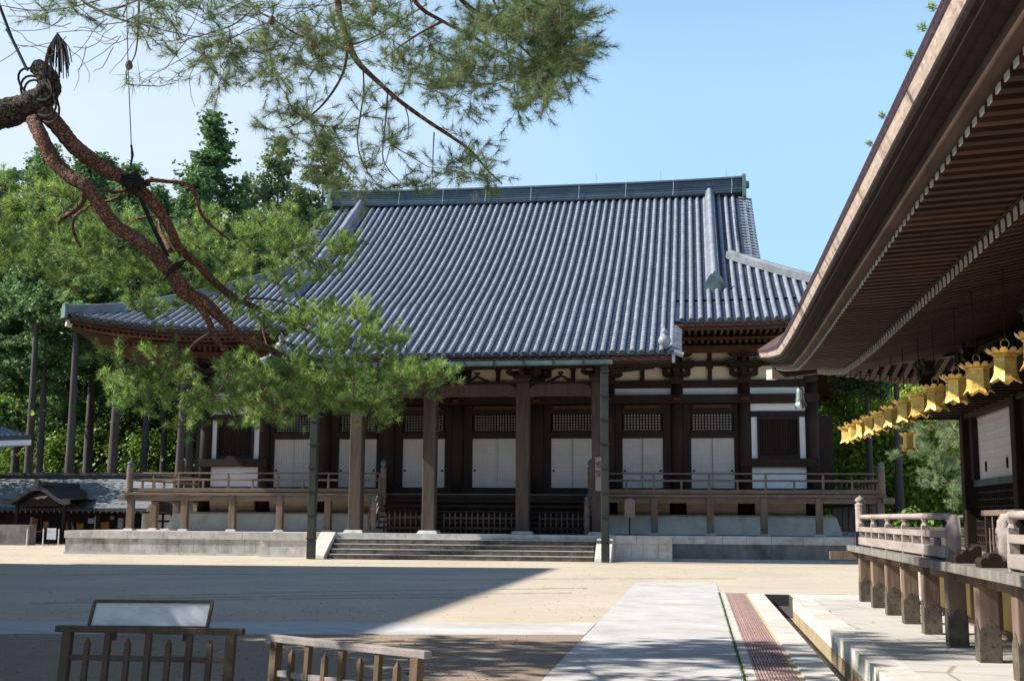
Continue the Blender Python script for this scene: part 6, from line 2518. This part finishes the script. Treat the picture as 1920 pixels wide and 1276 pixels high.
# ---- second pine whose twigs hang in from above
pine2 = thing('overhanging_pine', (-5.2, 3.6, 0), 'pine whose thin drooping twigs hang into the sky from the top of the picture', 'pine tree')
MB().tube([(-5.2, 3.6, -0.2), (-5.1, 3.7, 2.5), (-4.9, 4.1, 5.0), (-4.5, 4.8, 7.6), (-4.2, 5.2, 9.5)], [0.24, 0.20, 0.17, 0.14, 0.1], 12).build('trunk', M['bark_old'], pine2, smooth=True)
l2 = []
l2.append(limb([(560, -420, 6.2, 34), (600, -200, 7.0, 26), (628, -30, 7.4, 19), (640, 40, 7.5, 17), (655, 85, 7.5, 17), (672, 118, 7.5, 15), (705, 150, 7.5, 13), (745, 186, 7.5, 11), (800, 226, 7.6, 10), (846, 256, 7.6, 9), (885, 285, 7.7, 6), (915, 320, 7.7, 5), (942, 345, 7.7, 3)], pine2, M['bark_red'], 'branch', 9, 0.12))
l2.append(limb([(652, 92, 7.5, 9), (642, 140, 7.5, 7), (612, 188, 7.5, 6), (578, 220, 7.5, 5), (540, 240, 7.5, 3)], pine2, M['bark_red'], 'branch', 7, 0.15))
l2.append(limb([(681, 130, 7.5, 5), (682, 170, 7.5, 5), (676, 215, 7.5, 4.5), (670, 260, 7.5, 4), (678, 300, 7.5, 3.5), (696, 332, 7.5, 3), (716, 352, 7.5, 2)], pine2, M['twig'], 'branch', 6, 0.2))
l2.append(limb([(727, 172, 7.5, 5), (724, 215, 7.5, 4.5), (720, 255, 7.5, 4), (718, 295, 7.5, 3.5), (730, 320, 7.5, 3), (752, 342, 7.5, 2)], pine2, M['twig'], 'branch', 6, 0.2))
l2.append(limb([(758, 195, 7.5, 4), (766, 225, 7.5, 3), (764, 262, 7.5, 2)], pine2, M['twig'], 'branch', 6, 0.2))
l2.append(limb([(814, 248, 7.6, 4), (812, 290, 7.6, 3), (811, 345, 7.6, 2)], pine2, M['twig'], 'branch', 6, 0.2))
l2.append(limb([(640, -200, 6.6, 20), (730, -90, 6.9, 14), (780, 5, 7.1, 11), (830, 40, 7.2, 9), (880, 65, 7.2, 8), (925, 92, 7.3, 6), (975, 112, 7.3, 4)], pine2, M['bark_red'], 'branch', 8, 0.12))
l2.append(limb([(700, -200, 6.6, 20), (800, -80, 6.8, 16), (868, 3, 7.0, 12), (905, 30, 7.0, 11), (950, 62, 7.1, 9), (990, 100, 7.1, 6), (1030, 130, 7.2, 4)], pine2, M['bark_red'], 'branch', 8, 0.12))
l2.append(limb([(830, 40, 7.2, 9), (800, 55, 7.2, 7), (760, 80, 7.2, 5), (720, 110, 7.3, 3)], pine2, M['twig'], 'branch', 6, 0.2))
l2.append(limb([(930, -60, 6.8, 12), (985, 10, 6.9, 9), (1020, 60, 7.0, 6), (1050, 100, 7.0, 4)], pine2, M['bark_red'], 'branch', 7, 0.1))
l2.append(limb([(925, 0, 7.0, 6), (945, 50, 7.0, 5), (952, 100, 7.1, 4), (956, 130, 7.1, 3)], pine2, M['twig'], 'branch', 6, 0.2))
l2.append(limb([(520, -300, 6.4, 24), (400, -120, 6.6, 14), (300, -30, 6.8, 8), (240, 8, 6.9, 5), (170, 22, 7.0, 3)], pine2, M['bark_red'], 'branch', 7, 0.12))
l2.append(limb([(150, -60, 6.6, 8), (150, -5, 6.7, 6), (185, 20, 6.7, 5), (230, 38, 6.7, 5), (275, 48, 6.8, 4), (320, 60, 6.8, 3), (390, 70, 6.9, 3), (450, 50, 7.0, 2)], pine2, M['twig'], 'branch', 6, 0.2))
l2.append(limb([(262, -40, 6.8, 7), (260, 20, 6.8, 6), (258, 70, 6.8, 5), (254, 100, 6.8, 4), (246, 118, 6.8, 3)], pine2, M['twig'], 'branch', 6, 0.2))
l2.append(limb([(430, -60, 6.9, 9), (470, 10, 7.0, 6), (510, 35, 7.0, 5), (560, 66, 7.1, 4), (610, 85, 7.2, 3)], pine2, M['twig'], 'branch', 6, 0.2))
l2.append(limb([(480, 12, 7.0, 4), (440, 45, 7.0, 4), (400, 60, 7.0, 3), (350, 75, 7.0, 2)], pine2, M['twig'], 'branch', 6, 0.2))
l2.append(limb([(250, -20, 6.7, 5), (150, 10, 6.7, 4), (70, 20, 6.7, 3), (0, 10, 6.7, 3)], pine2, M['twig'], 'branch', 6, 0.3))
l2.append(limb([(655, 85, 7.5, 6), (700, 70, 7.5, 5), (750, 40, 7.5, 4), (800, 8, 7.4, 4)], pine2, M['twig'], 'branch', 6, 0.2))
DENS = 1.0
tw2 = MB()
r2_ = np.random.default_rng(77)
pads2 = [(1035, 45, 55, 45, 7.1, 250), (1060, 95, 40, 34, 7.1, 150), (985, 40, 50, 40, 7.1, 110), (1000, 140, 45, 28, 7.2, 100), (1030, 170, 22, 20, 7.2, 36), (990, 195, 25, 14, 7.2, 14),
         (880, 140, 60, 42, 7.3, 80), (930, 110, 60, 40, 7.2, 60), (850, 80, 70, 40, 7.3, 60), (760, 90, 70, 50, 7.4, 70), (700, 60, 50, 50, 7.4, 45), (790, 140, 55, 28, 7.4, 34), (870, 180, 40, 14, 7.4, 20),
         (610, 80, 60, 55, 7.4, 80), (560, 120, 75, 52, 7.3, 80), (500, 60, 80, 55, 7.1, 70), (440, 105, 95, 55, 7.1, 80), (360, 60, 90, 50, 7.0, 50), (620, 40, 40, 40, 7.4, 30), (560, 190, 60, 30, 7.4, 40), (250, 25, 80, 25, 6.8, 26), (120, 20, 80, 22, 6.8, 14),
         (540, 235, 60, 22, 7.5, 30), (610, 250, 50, 30, 7.5, 18), (700, 200, 30, 30, 7.5, 16), (740, 265, 24, 16, 7.5, 14), (640, 300, 60, 30, 7.5, 22), (690, 335, 50, 26, 7.5, 22), (610, 330, 40, 30, 7.5, 20),
         (800, 310, 60, 24, 7.6, 18), (890, 290, 40, 26, 7.7, 20), (915, 330, 35, 16, 7.7, 20), (780, 345, 60, 14, 7.6, 14), (760, 20, 60, 30, 7.2, 30), (900, 20, 60, 30, 7.1, 40), (300, 12, 40, 20, 6.8, 12), (680, 10, 40, 20, 7.4, 20)]
v = grow([[tuple(p) for p in L] for L in l2], pads2, r2_, tw2, 0.35, 0.072, 44, 0.0012, (0, 0, 0.15), per=8, twig_r=0.003, sag=0.2, spread=0.85, tl=(0.06, 0.26))
# bare wandering twigs against the sky
for i in range(120):
    x0, y0_ = r2_.uniform(10, 640), r2_.uniform(-20, 150) * (0.45 + 0.55 * r2_.random())
    if x0 < 330 and y0_ > 90:
        continue
    D = 6.9 + r2_.normal() * 0.25
    p = np.array(P(x0, y0_, D))
    d = np.array([r2_.choice([-1, 1]) * r2_.uniform(0.4, 1), r2_.normal() * 0.2, r2_.uniform(-0.7, 0.15)])
    pts = [p]
    for q in range(6):
        d = d + r2_.normal(size=3) * np.array([0.25, 0.1, 0.35]) + np.array([0, 0, 0.07])
        d /= np.linalg.norm(d)
        p = p + d * r2_.uniform(0.04, 0.085)
        pts.append(p)
    tw2.tube(pts, [0.0028, 0.0026, 0.0024, 0.0022, 0.002, 0.0017, 0.0013], 4, caps=False)
tw2.build('twigs', M['twig'], pine2)
hang = np.array([P(x_, y_, 6.8) for x_, y_ in ((240, 158), (262, 152), (280, 156), (322, 160), (300, 158), (250, 160), (335, 152), (238, 150))])
hd = np.tile(np.array([[0.1, -0.1, -0.5]]), (len(hang), 1))
v = np.concatenate([v, needles_at(hang, hd, r2_, 16, 0.12, 0.002, 0.8)])
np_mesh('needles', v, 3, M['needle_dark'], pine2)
mb = MB()
mb.tube([P(246, 118, 6.8), P(236, 135, 6.8), P(238, 158, 6.8), P(260, 160, 6.8), P(300, 162, 6.8), P(330, 155, 6.8)], [0.005, 0.004, 0.004, 0.004, 0.003, 0.002], 5)
mb.build('bent_twig', M['twig'], pine2)
for (x_, y_, w_) in ((510, 38, 10), (585, 85, 9), (242, 122, 9), (700, 20, 7)):
    c = P(x_, y_, 7.0)
    mb = MB()
    mb.lathe(c.x, c.y, [(0.004, 0), (0.02, 0.012), (0.026, 0.03), (0.018, 0.055), (0.004, 0.07)], 8, c.z - 0.035)
    mb.build('cone', M['twig'], pine2)

# ---- soft pine beyond the near hall
sp = thing('soft_pine', (9.6, 46, 0), 'soft grey green pine in the gap right of the lone lantern', 'pine tree')
stp = [(11.3, 46, -0.2), (11.2, 46, 2.2), (11.0, 45.9, 4.4), (10.8, 45.8, 6.6)]
MB().tube(stp, [0.22, 0.18, 0.13, 0.05], 9).build('trunk', M['bark_red'], sp, smooth=True)
r3 = np.random.default_rng(9)
tw3 = MB()
v = grow([stp], [(1745, 800, 60, 26, 46, 60), (1735, 850, 60, 30, 46, 70), (1775, 880, 50, 32, 46, 60), (1760, 830, 55, 30, 45.6, 60), (1790, 920, 35, 24, 46, 40), (1790, 800, 40, 26, 46, 40), (1740, 900, 40, 22, 46, 30)], r3, tw3, 0.9, 0.20, 34, 0.009, (0, 0, 0.5), per=8, twig_r=0.012)
tw3.build('twigs', M['twig'], sp)
np_mesh('needles', v, 3, M['needle_soft'], sp)

# ---- small pine seedlings rooted in the thatch rim
for i, (px, py) in enumerate(((1752, 18), (1733, 52), (1708, 110), (1652, 212), (1627, 266))):
    Y = EX * F / (px + 14 - VX)
    c = P(px + 10, py + 4, Y)
    zt = zlip(Y)
    t = thing('pine_seedling', (EX, Y, zt), 'tiny pine seedling sprouting from the thatch rim, %s' % ['topmost of five', 'second from the top', 'middle of five', 'second from the lowest', 'lowest of five'][i], 'seedling', 'seedlings on the thatch')
    mb = MB().tube([(EX + 0.08, Y, zt + 0.02), (EX - 0.01, Y, zt + 0.04), (EX - 0.04, Y, zt + 0.055)], [0.004, 0.003, 0.002], 5)
    mb.build('stem', M['twig'], t)
    pos = np.array([[EX - 0.04, Y, zt + 0.055], [EX - 0.015, Y + 0.015, zt + 0.045], [EX - 0.025, Y - 0.02, zt + 0.06], [EX - 0.01, Y, zt + 0.065]])
    np_mesh('needles', needles_at(pos, np.tile([[-0.5, 0, 0.6]], (4, 1)), r3, 30, 0.04, 0.0022), 3, M['needle'], t)
